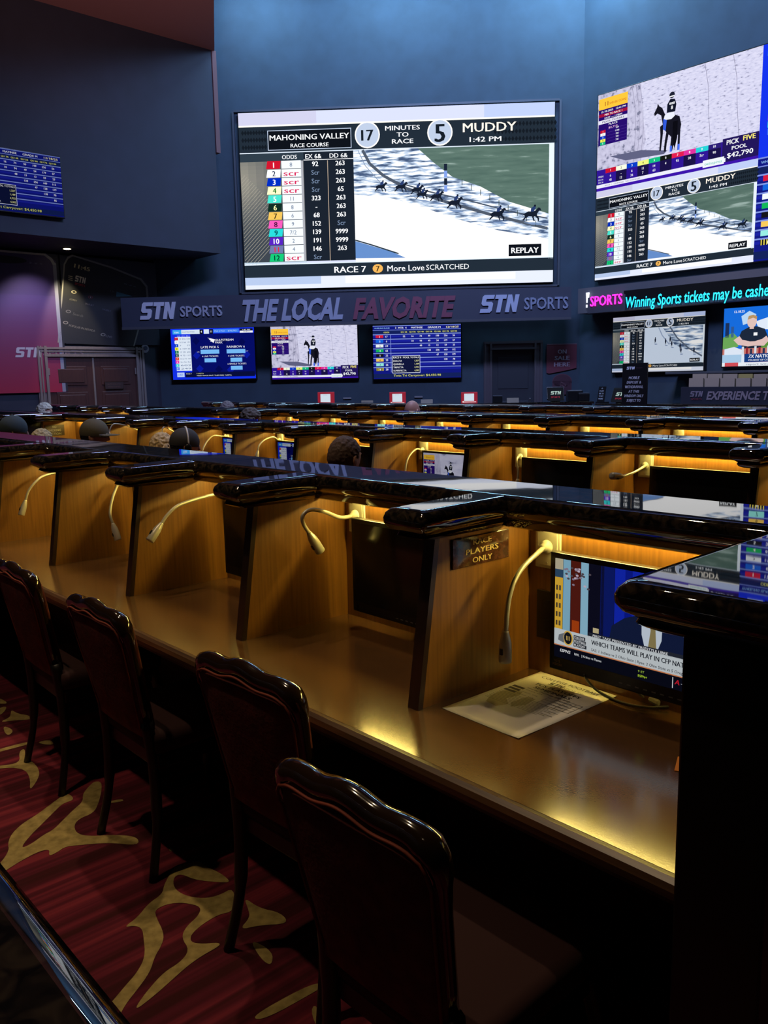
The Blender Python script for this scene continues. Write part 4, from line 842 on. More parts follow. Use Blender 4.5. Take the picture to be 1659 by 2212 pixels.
# LED tape under every ledge bay
ME_LED = bm_mesh(bx(-.285, .285, .440, .452, 1.2065, 1.2145), 'light_strip')
def led(row, j):
    du, dn = ROWS[row]
    o = obj('light_strip', ME_LED, M_LED, loc=WP(.8*j-.4+du, dn), rotz=A_R)
    return o
JS = {'first': range(0, 7), 'second': list(range(-1, 15)), 'third': list(range(-1, 14)), 'fourth': [j for j in range(-1, 12) if j not in (8,)]}
SKIP = {'second': [11], 'third': [10], 'fourth': []}
for row, js in JS.items():
    js = [j for j in js if j not in SKIP.get(row, [])]
    for j in js:
        tag(led(row, j), 'warm light strip under the ledge, %s from the right in the %s' % (ORD[js.index(j)+1] if js.index(j)+1 < len(ORD) else 'last', ROWN[row]), 'light strip', 'light strips under the ledge of the %s' % ROWN[row])

# ------------------------------------------------------------------ gooseneck lamps
bm = bmesh.new(); box(bm, .042, .124, .4625, .4700, 1.062, 1.187, .003); box(bm, .050, .116, .4600, .4635, 1.070, 1.179, .002); ME_PLATE = bm_mesh(bm, 'wall_plate')
bm = bmesh.new()
for zz_ in (1.171, 1.078): bmesh.ops.create_cone(bm, cap_ends=True, segments=10, radius1=.0032, radius2=.0032, depth=.002, matrix=Matrix.Translation((.083, .4595, zz_)) @ Matrix.Rotation(PI/2, 4, 'X'))
ME_SCREWS = bm_mesh(bm, 'screw')
bm = bmesh.new(); tube(bm, [(.083, .462, 1.123), (.083, .452, 1.123), (.083, .448, 1.123), (.083, .435, 1.122)], [.019, .0185, .012, .010], 18); ME_BUSH = bm_mesh(bm, 'bushing')
def lamp(row, j, path, label, head_dir=None, rib=True):
    """path: local points (x right of the divider, y, z) from the bushing to the lamp head"""
    du, dn = ROWS[row]; rt = empty('gooseneck_lamp', WP(.8*j+du, dn), A_R, label, 'lamp', 'reading lamps of the %s' % ROWN[row])
    obj('wall_plate', ME_PLATE, M_LAMP, rt); obj('screw', ME_SCREWS, M_STEEL, rt); obj('bushing', ME_BUSH, M_LAMP, rt, smooth=True)
    if path is None: return rt
    P = catmull([(.083, .45, 1.123)]+path, 26 if rib else 8)
    L = [P[0]]; step = .0022 if rib else .012; acc = 0
    for a, b_ in zip(P, P[1:]):
        d = (b_-a).length; t = step-acc
        while t <= d: L.append(a.lerp(b_, t/d)); t += step
        acc = d-(t-step)
    L.append(P[-1])
    bm = bmesh.new(); tube(bm, L, [.0062+(.0008 if i % 2 else -.0005) for i in range(len(L))] if rib else .0062, 9, True); obj('gooseneck', bm, M_LAMPM, rt, smooth=True)
    d = (P[-1]-P[-4]).normalized() if head_dir is None else Vector(head_dir).normalized()
    h0 = P[-1]-d*.004; S = [(0, .0078), (.004, .0085), (.018, .0125), (.030, .0152), (.044, .0158), (.046, .0162), (.078, .0165), (.082, .0158), (.080, .0135), (.060, .0125)]
    bm = bmesh.new(); tube(bm, [h0+d*s for s, _ in S], [r_ for _, r_ in S], 20, True); hd_ = obj('lamp_head', bm, M_LAMPM, rt, smooth=True)
    side = d.cross(Vector((1, 0, 0))); side = (Vector((0, -1, 0))-d*Vector((0, -1, 0)).dot(d)).normalized()
    c0 = h0+d*.052+side*.0160; q = Matrix((side.cross(d), d, side)).transposed().to_4x4(); q.translation = c0
    bm = bmesh.new(); box(bm, -.0045, .0045, -.008, .008, -.002, .0025, .001); sw = obj('switch', bm, M_BLK, hd_); sw.matrix_local = q
    bm = bmesh.new(); tube(bm, [h0+d*.074, h0+d*.079], [.011, .009], 16, True); obj('bulb', bm, M_STEEL, hd_, smooth=True)
    return rt
def lpx(row, j, pts, uoff=.10):
    """gooseneck points given in the photo, lying in the upright plane uoff right of the divider (entries may override it)"""
    du, dn = ROWS[row]; out = []
    for p in pts:
        off = p[2] if len(p) > 2 else uoff; U = .8*j+du-off
        P = at_plane(p[0], p[1], WP(U, 0), uu); d = P-WP(0, 0); out.append((off, d.dot(nn)-dn, P.z))
    return out
def show(n, p): pass
lamp('first', 0, lpx('first', 0, [(1160, 1196, .10), (1122, 1235, .115), (1100, 1290, .12), (1092, 1366, .12)]), 'gooseneck lamp curving down beside the lit television, nearest of all', head_dir=(0, -.01, -1))
lamp('first', 1, lpx('first', 1, [(735, 1118, .10), (700, 1105, .12), (672, 1101, .13), (655, 1112, .13), (655, 1130, .13), (668, 1152, .13)]), 'gooseneck lamp bent like a hook between the two blank near monitors', head_dir=None)
lamp('first', 2, lpx('first', 2, [(470, 1067, .10), (425, 1078, .11), (385, 1092, .12), (362, 1112, .12), (348, 1132, .12)]), 'gooseneck lamp stretched out left, in the third near carrel')
lamp('first', 3, lpx('first', 3, [(262, 1040, .12), (248, 1062, .13), (240, 1090, .14), (238, 1112, .15), (244, 1132, .16)]), 'gooseneck lamp hanging down in the fourth near carrel, head in shade')
lamp('first', 4, lpx('first', 4, [(100, 1026, .11), (78, 1040, .12), (62, 1060, .12), (55, 1082, .12)]), 'gooseneck lamp at the far left of the nearest row')
lamp('second', 1, lpx('second', 1, [(1395, 1005, .12), (1370, 1020, .16), (1345, 1029, .2)], .1), 'gooseneck lamp pointing its round head at the viewer, right side of second row', head_dir=(-.12, -.95, .1), rib=False)
lamp('second', 2, lpx('second', 2, [(1124, 984, .10), (1117, 990, .12), (1116, 1000, .13), (1119, 1018, .14), (1118, 1036, .14)]), 'gooseneck lamp hanging straight down beside a blank monitor in second row', rib=False)
lamp('second', 3, lpx('second', 3, [(900, 970, .10), (886, 982, .11), (878, 1000, .12), (875, 1020, .12)]), 'gooseneck lamp left of the monitor showing a jockey', rib=False)
lamp('second', 4, None, 'lamp plate behind the short haired visitor in the second row')
lamp('second', 5, lpx('second', 5, [(590, 944, .1), (572, 950, .11), (560, 962, .12), (557, 974, .12)]), 'gooseneck lamp left of the monitor with a race table, mid second row', rib=False)
lamp('second', 6, lpx('second', 6, [(462, 941, .1), (450, 950, .11), (440, 966, .12), (436, 980, .12)]), 'gooseneck lamp right of the visitor in the black cap', rib=False)
lamp('second', 7, lpx('second', 7, [(372, 931, .1), (360, 924, .11), (352, 924, .12), (350, 934, .12)]), 'gooseneck lamp hooked above the fair haired visitor', rib=False)
lamp('second', 8, lpx('second', 8, [(280, 922, .1), (262, 917, .11), (246, 916, .12), (239, 924, .12), (236, 934, .12)]), 'gooseneck lamp right of the visitor in the olive cap', rib=False)
lamp('second', 0, None, 'lamp plate at the right edge of the second row')
for k in range(0, 8): lamp('third', k, None if k != 6 and k != 4 and k != 1 else [(.095, .40, 1.118), (.10, .34, 1.10), (.11, .29, 1.05)], 'small lamp plate lit from above, %s from the right in the third row' % ORD[k+1], rib=False)
for k in range(0, 7): lamp('fourth', k, None, 'small lamp plate lit from above, %s from the right in the farthest row' % ORD[k+1])

# ------------------------------------------------------------------ monitors
bm = bmesh.new(); box(bm, -.258, .258, 0, .028, .82, 1.132, .003); ME_CASE = bm_mesh(bm, 'monitor_casing')
bm = bmesh.new(); box(bm, -.06, .06, .028, .048, .86, 1.0, .004); ME_NECK = bm_mesh(bm, 'neck')
bm = bmesh.new(); box(bm, -.05, .05, .048, .0895, .88, .98, .004); ME_BASE = bm_mesh(bm, 'wall_bracket')
bm = bmesh.new(); box(bm, -.242, .242, -.0012, .001, .856, 1.118); ME_GLASS = bm_mesh(bm, 'screen')
bm = bmesh.new(); [box(bm, -.005+i*.022, .005+i*.022, -.0012, .0005, .833, .8355) for i in range(-2, 6)]; ME_BTN = bm_mesh(bm, 'button')
def monitor(row, j, label, cv=None, k=1, uc=-.412):
    du, dn = ROWS[row]; rt = empty('monitor', WP(.8*j+uc+du, dn+.38), A_R, label, 'monitor', 'small monitors in the %s' % ROWN[row])
    cs = obj('casing', ME_CASE, M_BLK, rt); obj('rear_housing', ME_NECK, M_BLK, rt); obj('wall_bracket', ME_BASE, M_BLK, rt); obj('buttons', ME_BTN, mat('grey_marking', (.12, .12, .12), .5), rt)
    if cv is None: obj('screen', ME_GLASS, M_SCR, rt)
    else:
        c2 = Canvas(cv.w, cv.h, 'glow', k); c2.S = cv.S; obj('screen', c2.mesh('screen', .484, .262, z0=1.118, eps=.00012), None, rt, loc=(0, -.0006, 0))
    return rt
m0 = monitor('first', 0, 'lit monitor in the nearest carrel showing a man in a suit and a football headline', sport_talk(), .62)
cvb = Canvas(100, 60, 'print'); cvb.text('TOTE', 50, 17, 20, (150, 105, 50), 62).text('VISION', 50, 44, 20, (150, 105, 50), 84); obj('maker_label', cvb.mesh('maker_label', .034, .02, z0=.851, eps=.0002, x0=-.250), None, m0, loc=(0, -.0006, 0))
monitor('first', 1, 'blank black monitor in the second near carrel, left of the race players sign')
monitor('first', 2, 'blank black monitor in the third near carrel, half hidden behind a divider')
monitor('first', 3, 'blank black monitor deep in the fourth near carrel')
monitor('second', 0, 'blank monitor at the right end of the second row')
monitor('second', 1, 'large looking blank monitor at the right of the second row')
monitor('second', 2, 'blank monitor beside the straight hanging lamp in the second row')
monitor('second', 3, 'monitor showing a jockey on a dark horse in the second row', CV_PICK, .42)
monitor('second', 4, 'blank monitor right of the short haired visitor in the second row')
monitor('second', 5, 'monitor with a pale race table, just left of the short haired visitor', CV_GULF, .3)
monitor('second', 6, 'narrow visible monitor with a pale race table, right of the black cap visitor', CV_GULF, .3)

# ------------------------------------------------------------------ things in and around the nearest carrel
# sign on the divider
def upx(x, y, U): P = at_plane(x, y, WP(U, 0), uu); d = P-WP(0, 0); return d.dot(nn), P.z
y0, z0 = .153, 1.1775; y1, z1 = .372, 1.1
rt = empty('engraved_sign', WP(-.0168, 0), A_R, 'small marbled brown sign reading race players only, on the nearest divider', 'sign')
obj('plate', bx(0, .006, y0, y1, z1, z0, .0015), mat('marbled_sign', (.055, .022, .016), .12, var=.6, vscale=(60, 60, 60), coat=.6), rt)  # mottled tone paints in the reflections on the glossy plate
c = Canvas(220, 78, 'print')
for t, y, w_ in (('RACE', 16, 72), ('PLAYERS', 39, 128), ('ONLY', 63, 78)): c.text(t, 112, y, 15, (230, 212, 150), w_, bold=.03)
me = c.mesh('lettering', y1-y0, z0-z1, z0=z0, eps=.0002, x0=y0); me.transform(Matrix.Rotation(PI/2, 4, 'Z')); obj('lettering', me, None, rt, loc=(.0064, 0, 0))
rt = empty('engraved_sign', WP(.8*10+.086-.0168, 2.0), A_R, 'small white no smoking section lettering on the far left divider of second row', 'sign')
obj('plate', bx(0, .005, .12, .34, 1.03, 1.15), M_DWOOD, rt); c = Canvas(220, 100, 'print')
for t, y, w_ in (('NO', 20, 40), ('SMOKING', 50, 130), ('SECTION', 80, 130)): c.text(t, 110, y, 20, (165, 160, 140), w_, bold=.03)
me = c.mesh('lettering', .24, .13, z0=1.155, eps=.0004, x0=.11); me.transform(Matrix.Rotation(PI/2, 4, 'Z')); obj('lettering', me, None, rt, loc=(.006, 0, 0))
# black outlet plate
rt = empty('outlet_plate', WP(0, 0), A_R, 'black outlet plate on the back panel left of the lit monitor', 'outlet')
obj('plate', bx(.047, .125, .4640, .4700, .862, .998, .002), M_BLK, rt); bm = bmesh.new(); [box(bm, .068, .104, .4625, .4645, z_-.018, z_+.018, .001) for z_ in (.90, .955)]; obj('socket', bm, M_SCR, rt)
# printed sheet
A_, B_, C_, D_ = [at_z(x, y, .7635) for x, y in ((963, 1533), (1128, 1598), (1325, 1501), (1160, 1447))]
cen = (A_+B_+C_+D_)/4; ex = ((B_-A_)+(C_-D_)).normalized(); ey = Vector((0, 0, 1)).cross(ex)
wP = ((B_-A_).length+(C_-D_).length)/2; hP = ((D_-A_).length+(C_-B_).length)/2
c = Canvas(850, 1330, 'print'); INK = (52, 48, 40)
c.text('COLLEGE FOOTBALL', 425, 105, 50, INK, 640, bold=.01).text('STN', 330, 190, 62, (70, 66, 54), 150, bold=.08, shear=.2).text('SPORTS', 520, 196, 40, (150, 145, 120), 200)
c.text('FCS PLAYOFFS', 425, 285, 52, INK, 480, bold=.03).text('SEMIFINALS', 425, 365, 52, INK, 400, bold=.03).text('Saturday December 20th, 2025', 425, 425, 24, INK, 470, bold=.01)
for i in range(3): c.rect(60, 450+i*60, 190, 490+i*60, (60, 56, 46), 2); c.text('Game %d' % (101+i), 300, 470+i*60, 18, INK, 180); c.text('TEAM LINE', 640, 470+i*60, 18, INK, 150)
for i in range(9): c.rect(60, 640+i*26, 760-(i % 3)*60, 645+i*26, (95, 90, 74), 2)
for i in range(5): c.rect(470, 430+i*52, 800, 434+i*52, (110, 105, 86), 2)
for x in (470, 560, 650, 740, 800): c.rect(x, 430, x+4, 640, (110, 105, 86), 2)
WM = (176, 168, 132)
c.poly([(120, 560), (230, 540), (260, 620), (230, 760), (330, 850), (280, 960), (150, 940), (90, 820), (80, 680)], WM, 1); c.poly([(330, 600), (420, 590), (440, 760), (380, 880), (320, 800)], WM, 1)
me = c.mesh('printing', wP, hP, eps=.00008); 
bm = bmesh.new(); N_ = 16; g = [[bm.verts.new(((i/N_-.5)*wP, (j/N_-.5)*hP, .0004+.004*max(0, (abs(i/N_-.45)-.38))*10*max(0, (.3-j/N_)) )) for j in range(N_+1)] for i in range(N_+1)]
for i in range(N_):
    for j in range(N_): bm.faces.new((g[i][j], g[i+1][j], g[i+1][j+1], g[i][j+1]))
r_ = bmesh.ops.extrude_face_region(bm, geom=bm.faces[:]); [setattr(v.co, 'z', v.co.z-.0003) for v in r_['geom'] if isinstance(v, bmesh.types.BMVert)]
rt = empty('printed_sheet', (cen.x, cen.y, .7625), math.atan2(ex.y, ex.x), 'white college football sheet lying on the nearest desk under the lit monitor', 'paper')
obj('paper', bm, M_PAPER, rt, smooth=True); me.transform(Matrix.Rotation(-PI/2, 4, 'X')); obj('printing', me, None, rt, loc=(0, 0, .0009))
# cables from the monitor
def up(x, y, z): return at_z(x, y, z)
P = catmull([up(1262, 1458, .83), up(1275, 1478, .79), up(1300, 1498, .768), up(1345, 1518, .767), up(1400, 1528, .768), up(1470, 1526, .77), up(1560, 1540, .768)], 8)
bm = bmesh.new(); tube(bm, P, .0034, 8); o = obj('power_cable', bm, M_RUB, smooth=True); tag(o, 'black cable looping on the desk below the lit monitor', 'cable')
P = catmull([up(1372, 1492, .80), up(1392, 1506, .775), up(1420, 1517, .769), up(1470, 1530, .77), up(1540, 1550, .768)], 8)
rt = empty('video_cable', P[0], 0, 'pale cable with a beige plug end below the right side of the lit monitor', 'cable')
bm = bmesh.new(); tube(bm, [p-P[0] for p in P], .0028, 8); obj('lead', bm, M_PAPER if False else mat('beige_cable', (.35, .32, .24), .5), rt, smooth=True)
q0, q1 = up(1404, 1509, .775)-P[0], up(1424, 1520, .772)-P[0]; bm = bmesh.new(); tube(bm, [q0, q0.lerp(q1, .1), q0.lerp(q1, .9), q1], [.006, .009, .009, .006], 8); obj('plug', bm, mat('beige_cable', (.35, .32, .24), .5), rt)
# orange slip at the end wall
a = WP(-.652, .235, .7625); bm = bmesh.new(); box(bm, -.05, .05, -.035, .035, 0, .0012); o = obj('orange_slip', bm, mat('orange_card', (.75, .25, .02), .6), loc=a, rotz=A_R+.4); tag(o, 'tiny orange slip peeking out beside the black end wall', 'paper')

# ------------------------------------------------------------------ chairs
def arch(x, top=.885):   # serpentine crest height
    a = abs(x)
    return top-.020*(a/.17)**2+.005*math.cos(a*PI/.075)*(1 if a < .16 else .5)
def chair_outline(n=30):
    P = []
    for z in (.50, .58, .66, .74, .80): P.append((-.158-.034*((z-.5)/.3), z))
    P += [(-.194, .825), (-.190, .848)]
    for i in range(n+1): x = -.180+.36*i/n; P.append((x, arch(x)))
    P += [(.190, .848), (.194, .825)]
    for z in (.80, .74, .66, .58, .50): P.append((.158+.034*((z-.5)/.3), z))
    return P
def backy(x, z): return -.205-.20*max(0, z-.5)+.10*x*x*4*.5
OUT = chair_outline()
def chair_meshes():
    M = {}
    bm = bmesh.new(); pts = [Vector((x, backy(x, z), z)) for x, z in OUT]; rad = [.015+.008*max(0, min(1, (z-.78)/.06))+(.004*math.exp(-((abs(x)-.175)/.018)**2) if z > .8 else 0) for x, z in OUT]
    tube(bm, pts, rad, 12)
    M['back_frame'] = (bm_mesh(bm, 'back_frame'), M_CHW)
    for nm, dy, th in (('back_upholstery', -.018, .0), ('front_upholstery', .030, .0)):
        bm = bmesh.new(); rows = []; nz = 14; nx = 14
        for j in range(nz+1):
            z = .47+(.865-.47)*j/nz; row_ = []
            hw = (.165 if dy < 0 else .150)+.034*min(1, (z-.5)/.3)
            for i in range(nx+1):
                x = -hw+2*hw*i/nx; zz2 = min(z, arch(x)-.016) if j == nz else min(z, arch(x)-.016-.002*(nz-j)); bl_ = 1-(2*i/nx-1)**6; bulge = .014*bl_*(1-abs(2*j/nz-1)**6)
                row_.append(bm.verts.new((x, backy(x, zz2)+dy+(-bulge if dy < 0 else bulge), zz2)))
            rows.append(row_)
        for a_, b_2 in zip(rows, rows[1:]):
            for i in range(nx): bm.faces.new((a_[i], a_[i+1], b_2[i+1], b_2[i]))
        r_ = bmesh.ops.extrude_face_region(bm, geom=bm.faces[:])
        for g_ in r_['geom']:
            if isinstance(g_, bmesh.types.BMVert): g_.co.y += .014 if dy < 0 else -.014
        M[nm] = (bm_mesh(bm, nm), M_VELVET)
    bm = bmesh.new(); tube(bm, [Vector((x*1.0, backy(x, z)-.024, z-.019 if z > .82 else z)) for x, z in OUT], .0034, 6); M['piping'] = (bm_mesh(bm, 'piping'), M_PIPE)
    bm = bmesh.new(); box(bm, -.205, .205, -.20, .22, .41, .485, .028); M['seat'] = (bm_mesh(bm, 'seat'), mat('seat_fabric', (.03, .006, .006), .9))  # upholstery darkened on the seat, shade put into its colour
    bm = bmesh.new(); box(bm, -.19, .19, -.19, .205, .36, .412, .006); M['seat_rail'] = (bm_mesh(bm, 'seat_rail'), M_LEG)
    L = []
    for s in (-1, 1):
        bm = bmesh.new(); tube(bm, catmull([(s*.165, -.205, .52), (s*.172, -.195, .38), (s*.18, -.20, .18), (s*.2, -.235, .0)], 5), [.021]*5+[.019]*5+[.015]*6, 8); L.append(bm_mesh(bm, 'rear_leg'))
        bm = bmesh.new(); tube(bm, catmull([(s*.175, .185, .40), (s*.19, .205, .28), (s*.185, .195, .1), (s*.185, .21, .0)], 5), [.024]*5+[.019]*5+[.013]*6, 8); L.append(bm_mesh(bm, 'front_leg'))
    return M, L
CM, CL = chair_meshes()
def chair(P, rz, label, group='upholstered chairs at the nearest desk'):
    rt = empty('dining_chair', P, rz, label, 'chair', group)
    for nm, (me, mt) in CM.items(): obj(nm, me, mt, rt, smooth=nm != 'seat_rail')
    for me in CL: obj('leg', me, M_LEG, rt, smooth=True)
    return rt
chair(WP(-.40, -.235), A_R+.02, 'dark red upholstered chair with carved top rail, largest and nearest of four')
chair(WP(.27, -.02), A_R+.05, 'dark red upholstered chair second nearest, below the blank monitor carrel')
chair(WP(1.11, -.03), A_R, 'dark red upholstered chair third from the right at the nearest desk')
chair(WP(1.88, -.02), A_R-.02, 'dark red upholstered chair cut by the left edge of the picture')

# ------------------------------------------------------------------ teller counter and what stands on it
CO = 2.1
zc = on(MF, 1000, 872, CO)[1]
M_CTR = mat('counter_front_laminate', (.018, .02, .034), .45)
lx0, lx1 = on(MF, 470, 870, CO)[0], on(MF, 1280, 868, CO)[0]
rt = wall_frame_obj('teller_counter', MF, (lx0+lx1)/2, 0, CO, 'long dark betting counter below the three front televisions', 'counter')
w = lx1-lx0; obj('counter_body', bx(-w/2, w/2, .05, .6, 0, zc-.04), M_CTR, rt); obj('counter_top', bx(-w/2-.03, w/2+.03, 0, .65, zc-.04, zc, .008), M_GRAN, rt)
def on_counter(name, M, x, y, off, label, cat, group=None, z=None):
    q = on(M, x, y, off); rt = wall_frame_obj(name, M, q[0], z if z is not None else q[1], off, label, cat, group); return rt
for x, lb in ((704, 'leftmost'), (859, 'middle'), (1014, 'rightmost')):
    rt = on_counter('ticket_terminal', MF, x, 868, CO-.25, '%s of the three red framed white lit terminals on the betting counter' % lb, 'terminal', 'red framed terminals on the betting counter', zc)
    s_ = (on(MF, x+17.5, 860, CO-.25)[0]-on(MF, x-17.5, 860, CO-.25)[0])/2; hq = on(MF, x, 847, CO-.25)[1]-zc
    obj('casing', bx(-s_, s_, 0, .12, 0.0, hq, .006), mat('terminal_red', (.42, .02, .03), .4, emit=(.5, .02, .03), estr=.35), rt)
    c = Canvas(350, 220, 'glow', .85); c.rect(62, 30, 275, 175, (222, 236, 250), 0); c.text('BET WITH US', 170, 48, 10, (140, 160, 190), 80); c.rect(30, 186, 320, 206, (240, 200, 210), 0); c.ell(40, 192, 18, 18, (245, 225, 230), 1, 10)
    obj('screen', c.mesh('screen', s_*2, hq, z0=hq, eps=.001), None, rt, loc=(0, -.004, 0))
for x, y0_, w_, lb in ((1075, 857, .16, 'small dark card terminal left of the doorway casing on the counter'), (1154, 856, .0, '')):
    if w_:
        rt = on_counter('card_terminal', MF, x, 868, CO-.3, lb, 'terminal', None, zc); obj('body', bx(-.09, .09, 0, .12, 0, .12, .01), M_BLK, rt); obj('lid', bx(-.09, .09, -.005, .1, .12, .13, .003), M_STEEL if False else M_FASC, rt)
for x, lb in ((1108, 'small dim brass nameplate on the counter before the dark doorway'), (922, 'small dim nameplate right of the bald visitor'), (793, 'small dim nameplate between the first two red terminals')):
    rt = on_counter('nameplate', MF, x, 868, CO-.2, lb, 'nameplate', None, zc)
    bm = bmesh.new(); prism_x(bm, [(0, 0), (.06, 0), (.06, .01), (.03, .085)], -.11, .11); obj('wedge', bm, mat('dim_brass', (.14, .10, .06), .5), rt)
# slit handles on the wall below televisions
for x, y, lb in ((750, 860, 'thin grey slot plate on the wall right of the leftmost red terminal'), (904, 857, 'thin grey slot plate on the wall right of the middle red terminal')):
    q = on(MF, x, y, .03); rt = wall_frame_obj('slot_plate', MF, q[0], q[1]-.02, .03, lb, 'plate'); obj('plate', bx(-.085, .085, 0, .03, 0, .035, .004), mat('slot_grey', (.2, .2, .22), .5), rt)
# tilted sportsbook tablets
def tablet(M, x0, x1, y0_, y1_, off, lb, zt):
    q = on(M, (x0+x1)/2, y1_, off); rt = wall_frame_obj('betting_tablet', M, q[0], zt, off, lb, 'tablet', 'tilted betting tablets')
    w = on(M, x1, y1_, off)[0]-on(M, x0, y1_, off)[0]; h = on(M, x0, y0_, off)[1]-zt; h = max(h, .15)
    bm = bmesh.new(); prism_x(bm, [(0, .05), (.02, .03), (.12, h), (.10, h+.01)], -w/2, w/2); obj('casing', bm, M_BLK, rt)
    bm = bmesh.new(); box(bm, -.08, .08, 0, .16, 0, .02, .004); prism_x(bm, [(.05, .01), (.1, .01), (.09, h*.6), (.06, h*.5)], -.03, .03); obj('stand', bm, M_BLK, rt)
    c = Canvas(340, 300, 'glow', .6); c.rect(0, 0, 340, 300, (30, 34, 44), 0); c.text('STN', 170, 120, 76, (205, 235, 228), 210, bold=.08, shear=.2); c.text('SPORTS', 165, 215, 36, (190, 50, 80), 190, bold=.02)
    me = c.mesh('screen', w*.94, h*.92, z0=h*.98, eps=.001); me.transform(Matrix.Translation((0, .004, 0))); 
    for v in me.vertices: v.co.y += .10*(v.co.z-.05)/(h-.04)-.008
    obj('screen', me, None, rt); return rt
tablet(MF, 1182, 1219, 837, 866, CO-.2, 'tilted dark tablet with white and red sportsbook logo under the sale poster', zc)
COR = 1.7
zr = on(MR, 1340, 872, COR)[1]
tablet(MR, 1319, 1358, 839, 868, COR-.2, 'tilted dark tablet with white and red sportsbook logo left of the tall sign', zr)
# right hand counter
ra = on(MR, 1288, 870, COR)[0]
rt = wall_frame_obj('teller_counter', MR, ra+3.5, 0, COR, 'dark betting counter running below the right wall televisions', 'counter')
obj('counter_body', bx(-3.5, 3.5, .05, .6, 0, zr-.04), M_CTR, rt); obj('counter_top', bx(-3.53, 3.53, 0, .65, zr-.04, zr, .008), M_GRAN, rt)
# printer box
rt = on_counter('ticket_printer', MF, 1243, 866, CO-.3, 'dark ticket printer with pale lid right of the first betting tablet', 'printer', None, zc); obj('body', bx(-.14, .14, 0, .22, 0, .19, .015), M_BLK, rt); obj('lid', bx(-.12, .12, .01, .2, .19, .2, .004), mat('slot_grey', (.2, .2, .22), .5), rt)
rt = on_counter('ticket_printer', MF, 1262, 866, CO-.2, 'second dark ticket printer near the wall corner', 'printer', None, zc); obj('body', bx(-.1, .1, 0, .2, 0, .14, .015), M_BLK, rt); obj('lid', bx(-.09, .09, .01, .18, .14, .15, .004), M_FASC, rt)
# narrow printed card holder
q = on(MR, 1297, 866, COR-.25); rt = wall_frame_obj('card_holder', MR, q[0], zr, COR-.25, 'narrow upright card with white lines left of the second betting tablet', 'sign'); hq = on(MR, 1297, 835, COR-.25)[1]-zr
bm = bmesh.new(); prism_x(bm, [(0, .02), (.01, .02), (.07, hq), (.06, hq)], -.075, .075); box(bm, -.09, .09, -.02, .14, 0, .02); obj('card', bm, M_BLK, rt)
c = Canvas(150, 300, 'print')
for i, t in enumerate(('O', 'MUST', 'BE 21', 'TO BET', 'HERE')): c.text(t, 75, 30+i*55, 30, (200, 205, 220), None if i == 0 else 100, bold=.03)
me = c.mesh('lettering', .14, hq*.85, z0=hq*.97, eps=.0005)
for v in me.vertices: v.co.y += .06*(v.co.z-.02)/(hq-.02)-.003
obj('lettering', me, None, rt)
# tall sign
SO = COR-.1
s0, st_ = on(MR, 1362, 785, SO), on(MR, 1416, 779, SO)
zb_ = zr-.12; rt = wall_frame_obj('standing_sign', MR, (s0[0]+st_[0])/2, 0, SO+.25, 'tall black sign about mobile deposit and withdrawal in front of the right television', 'sign')
w, h = st_[0]-s0[0], s0[1]; bm = bmesh.new(); box(bm, -w/2, w/2, 0, .03, .05, h, .004); box(bm, -w/2, w/2, -.12, .15, 0, .05, .01); obj('board', bm, M_BLK, rt)
c = Canvas(540, 1000, 'print'); HT = h-1.12
c.text('STN', 180, 80, 70, (205, 208, 220), 170, bold=.07, shear=.15).text('SPORTS', 370, 80, 30, (70, 40, 55), 130)
for i, (t, w_) in enumerate((('MOBILE', 230), ('DEPOSIT &', 310), ('WITHDRAWAL', 400), ('AT THIS', 230), ('WINDOW ONLY', 420), ('SUBJECT TO', 300))): c.text(t, 262, 325+i*115, 72, (215, 215, 225), w_, bold=.03, shear=.12)
obj('lettering', c.mesh('lettering', w, HT, z0=h-.03, eps=.001), None, rt, loc=(0, -.002, 0))
# shelf with betting slip rack and lettering panel
a = on(MR, 1437, 804, .5); rt = wall_frame_obj('wall_ledge', MR, a[0], a[1], .5, 'long dark ledge running right below the right wall televisions', 'shelf')
obj('shelf_board', bx(0, 9, 0, .5, -.04, 0, .005), M_FASC, rt)
a = on(MR, 1482, 866, COR-.35); b3 = on(MR, 1482, 836, COR-.35)
rt = wall_frame_obj('lettered_panel', MR, a[0]-.1, zr, COR-.35, 'dark upstand panel with grey slogan lettering under the slip rack', 'sign')
hq = b3[1]-zr; obj('panel', bx(0, 6, 0, .06, 0, hq), M_CTR, rt)
rf = (a[0]-.1, zr)
letters('STN', MR, 1491, 1519, 845, 857, COR-.35, (92, 84, 96), rt, rf, .07, .2, .01); letters('EXPERIENCE THE', MR, 1527, 1690, 845, 863, COR-.35, (100, 90, 98), rt, rf, .06, .2, .01); letters('SPORTS', MR, 1493, 1516, 860, 864, COR-.35, (90, 40, 52), rt, rf, .0, .0, .01)
for r_, (yt, yb, xs, off) in enumerate((( 817, 832, list(range(1488, 1680, 34)), COR-.38), (808, 818, list(range(1496, 1640, 33)), COR-.48))):
    for i, x in enumerate(xs):
        p0, p1 = on(MR, x, yb, off), on(MR, x+31, yb, off); zt2 = on(MR, x, yt, off)[1]
        rt = wall_frame_obj('slip_stack', MR, (p0[0]+p1[0])/2, zr+hq if r_ == 0 else zr+hq, off, 'tan stack of betting slips, %s from the left in the %s row of the rack' % (ORD[i+1], ('front', 'back')[r_]), 'paper', 'betting slips in the rack')
        ww = p1[0]-p0[0]; bm = bmesh.new()
        for s_ in range(3): box(bm, -ww/2+.004*s_, ww/2-.004, s_*.02, s_*.02+.014, 0, zt2-zr-hq-.006*s_)
        obj('paper_stack', bm, mat('tan_slip', (.34, .27, .21), .8) if not (r_ and i == 3) else mat('yellow_slip', (.36, .29, .10), .8), rt)

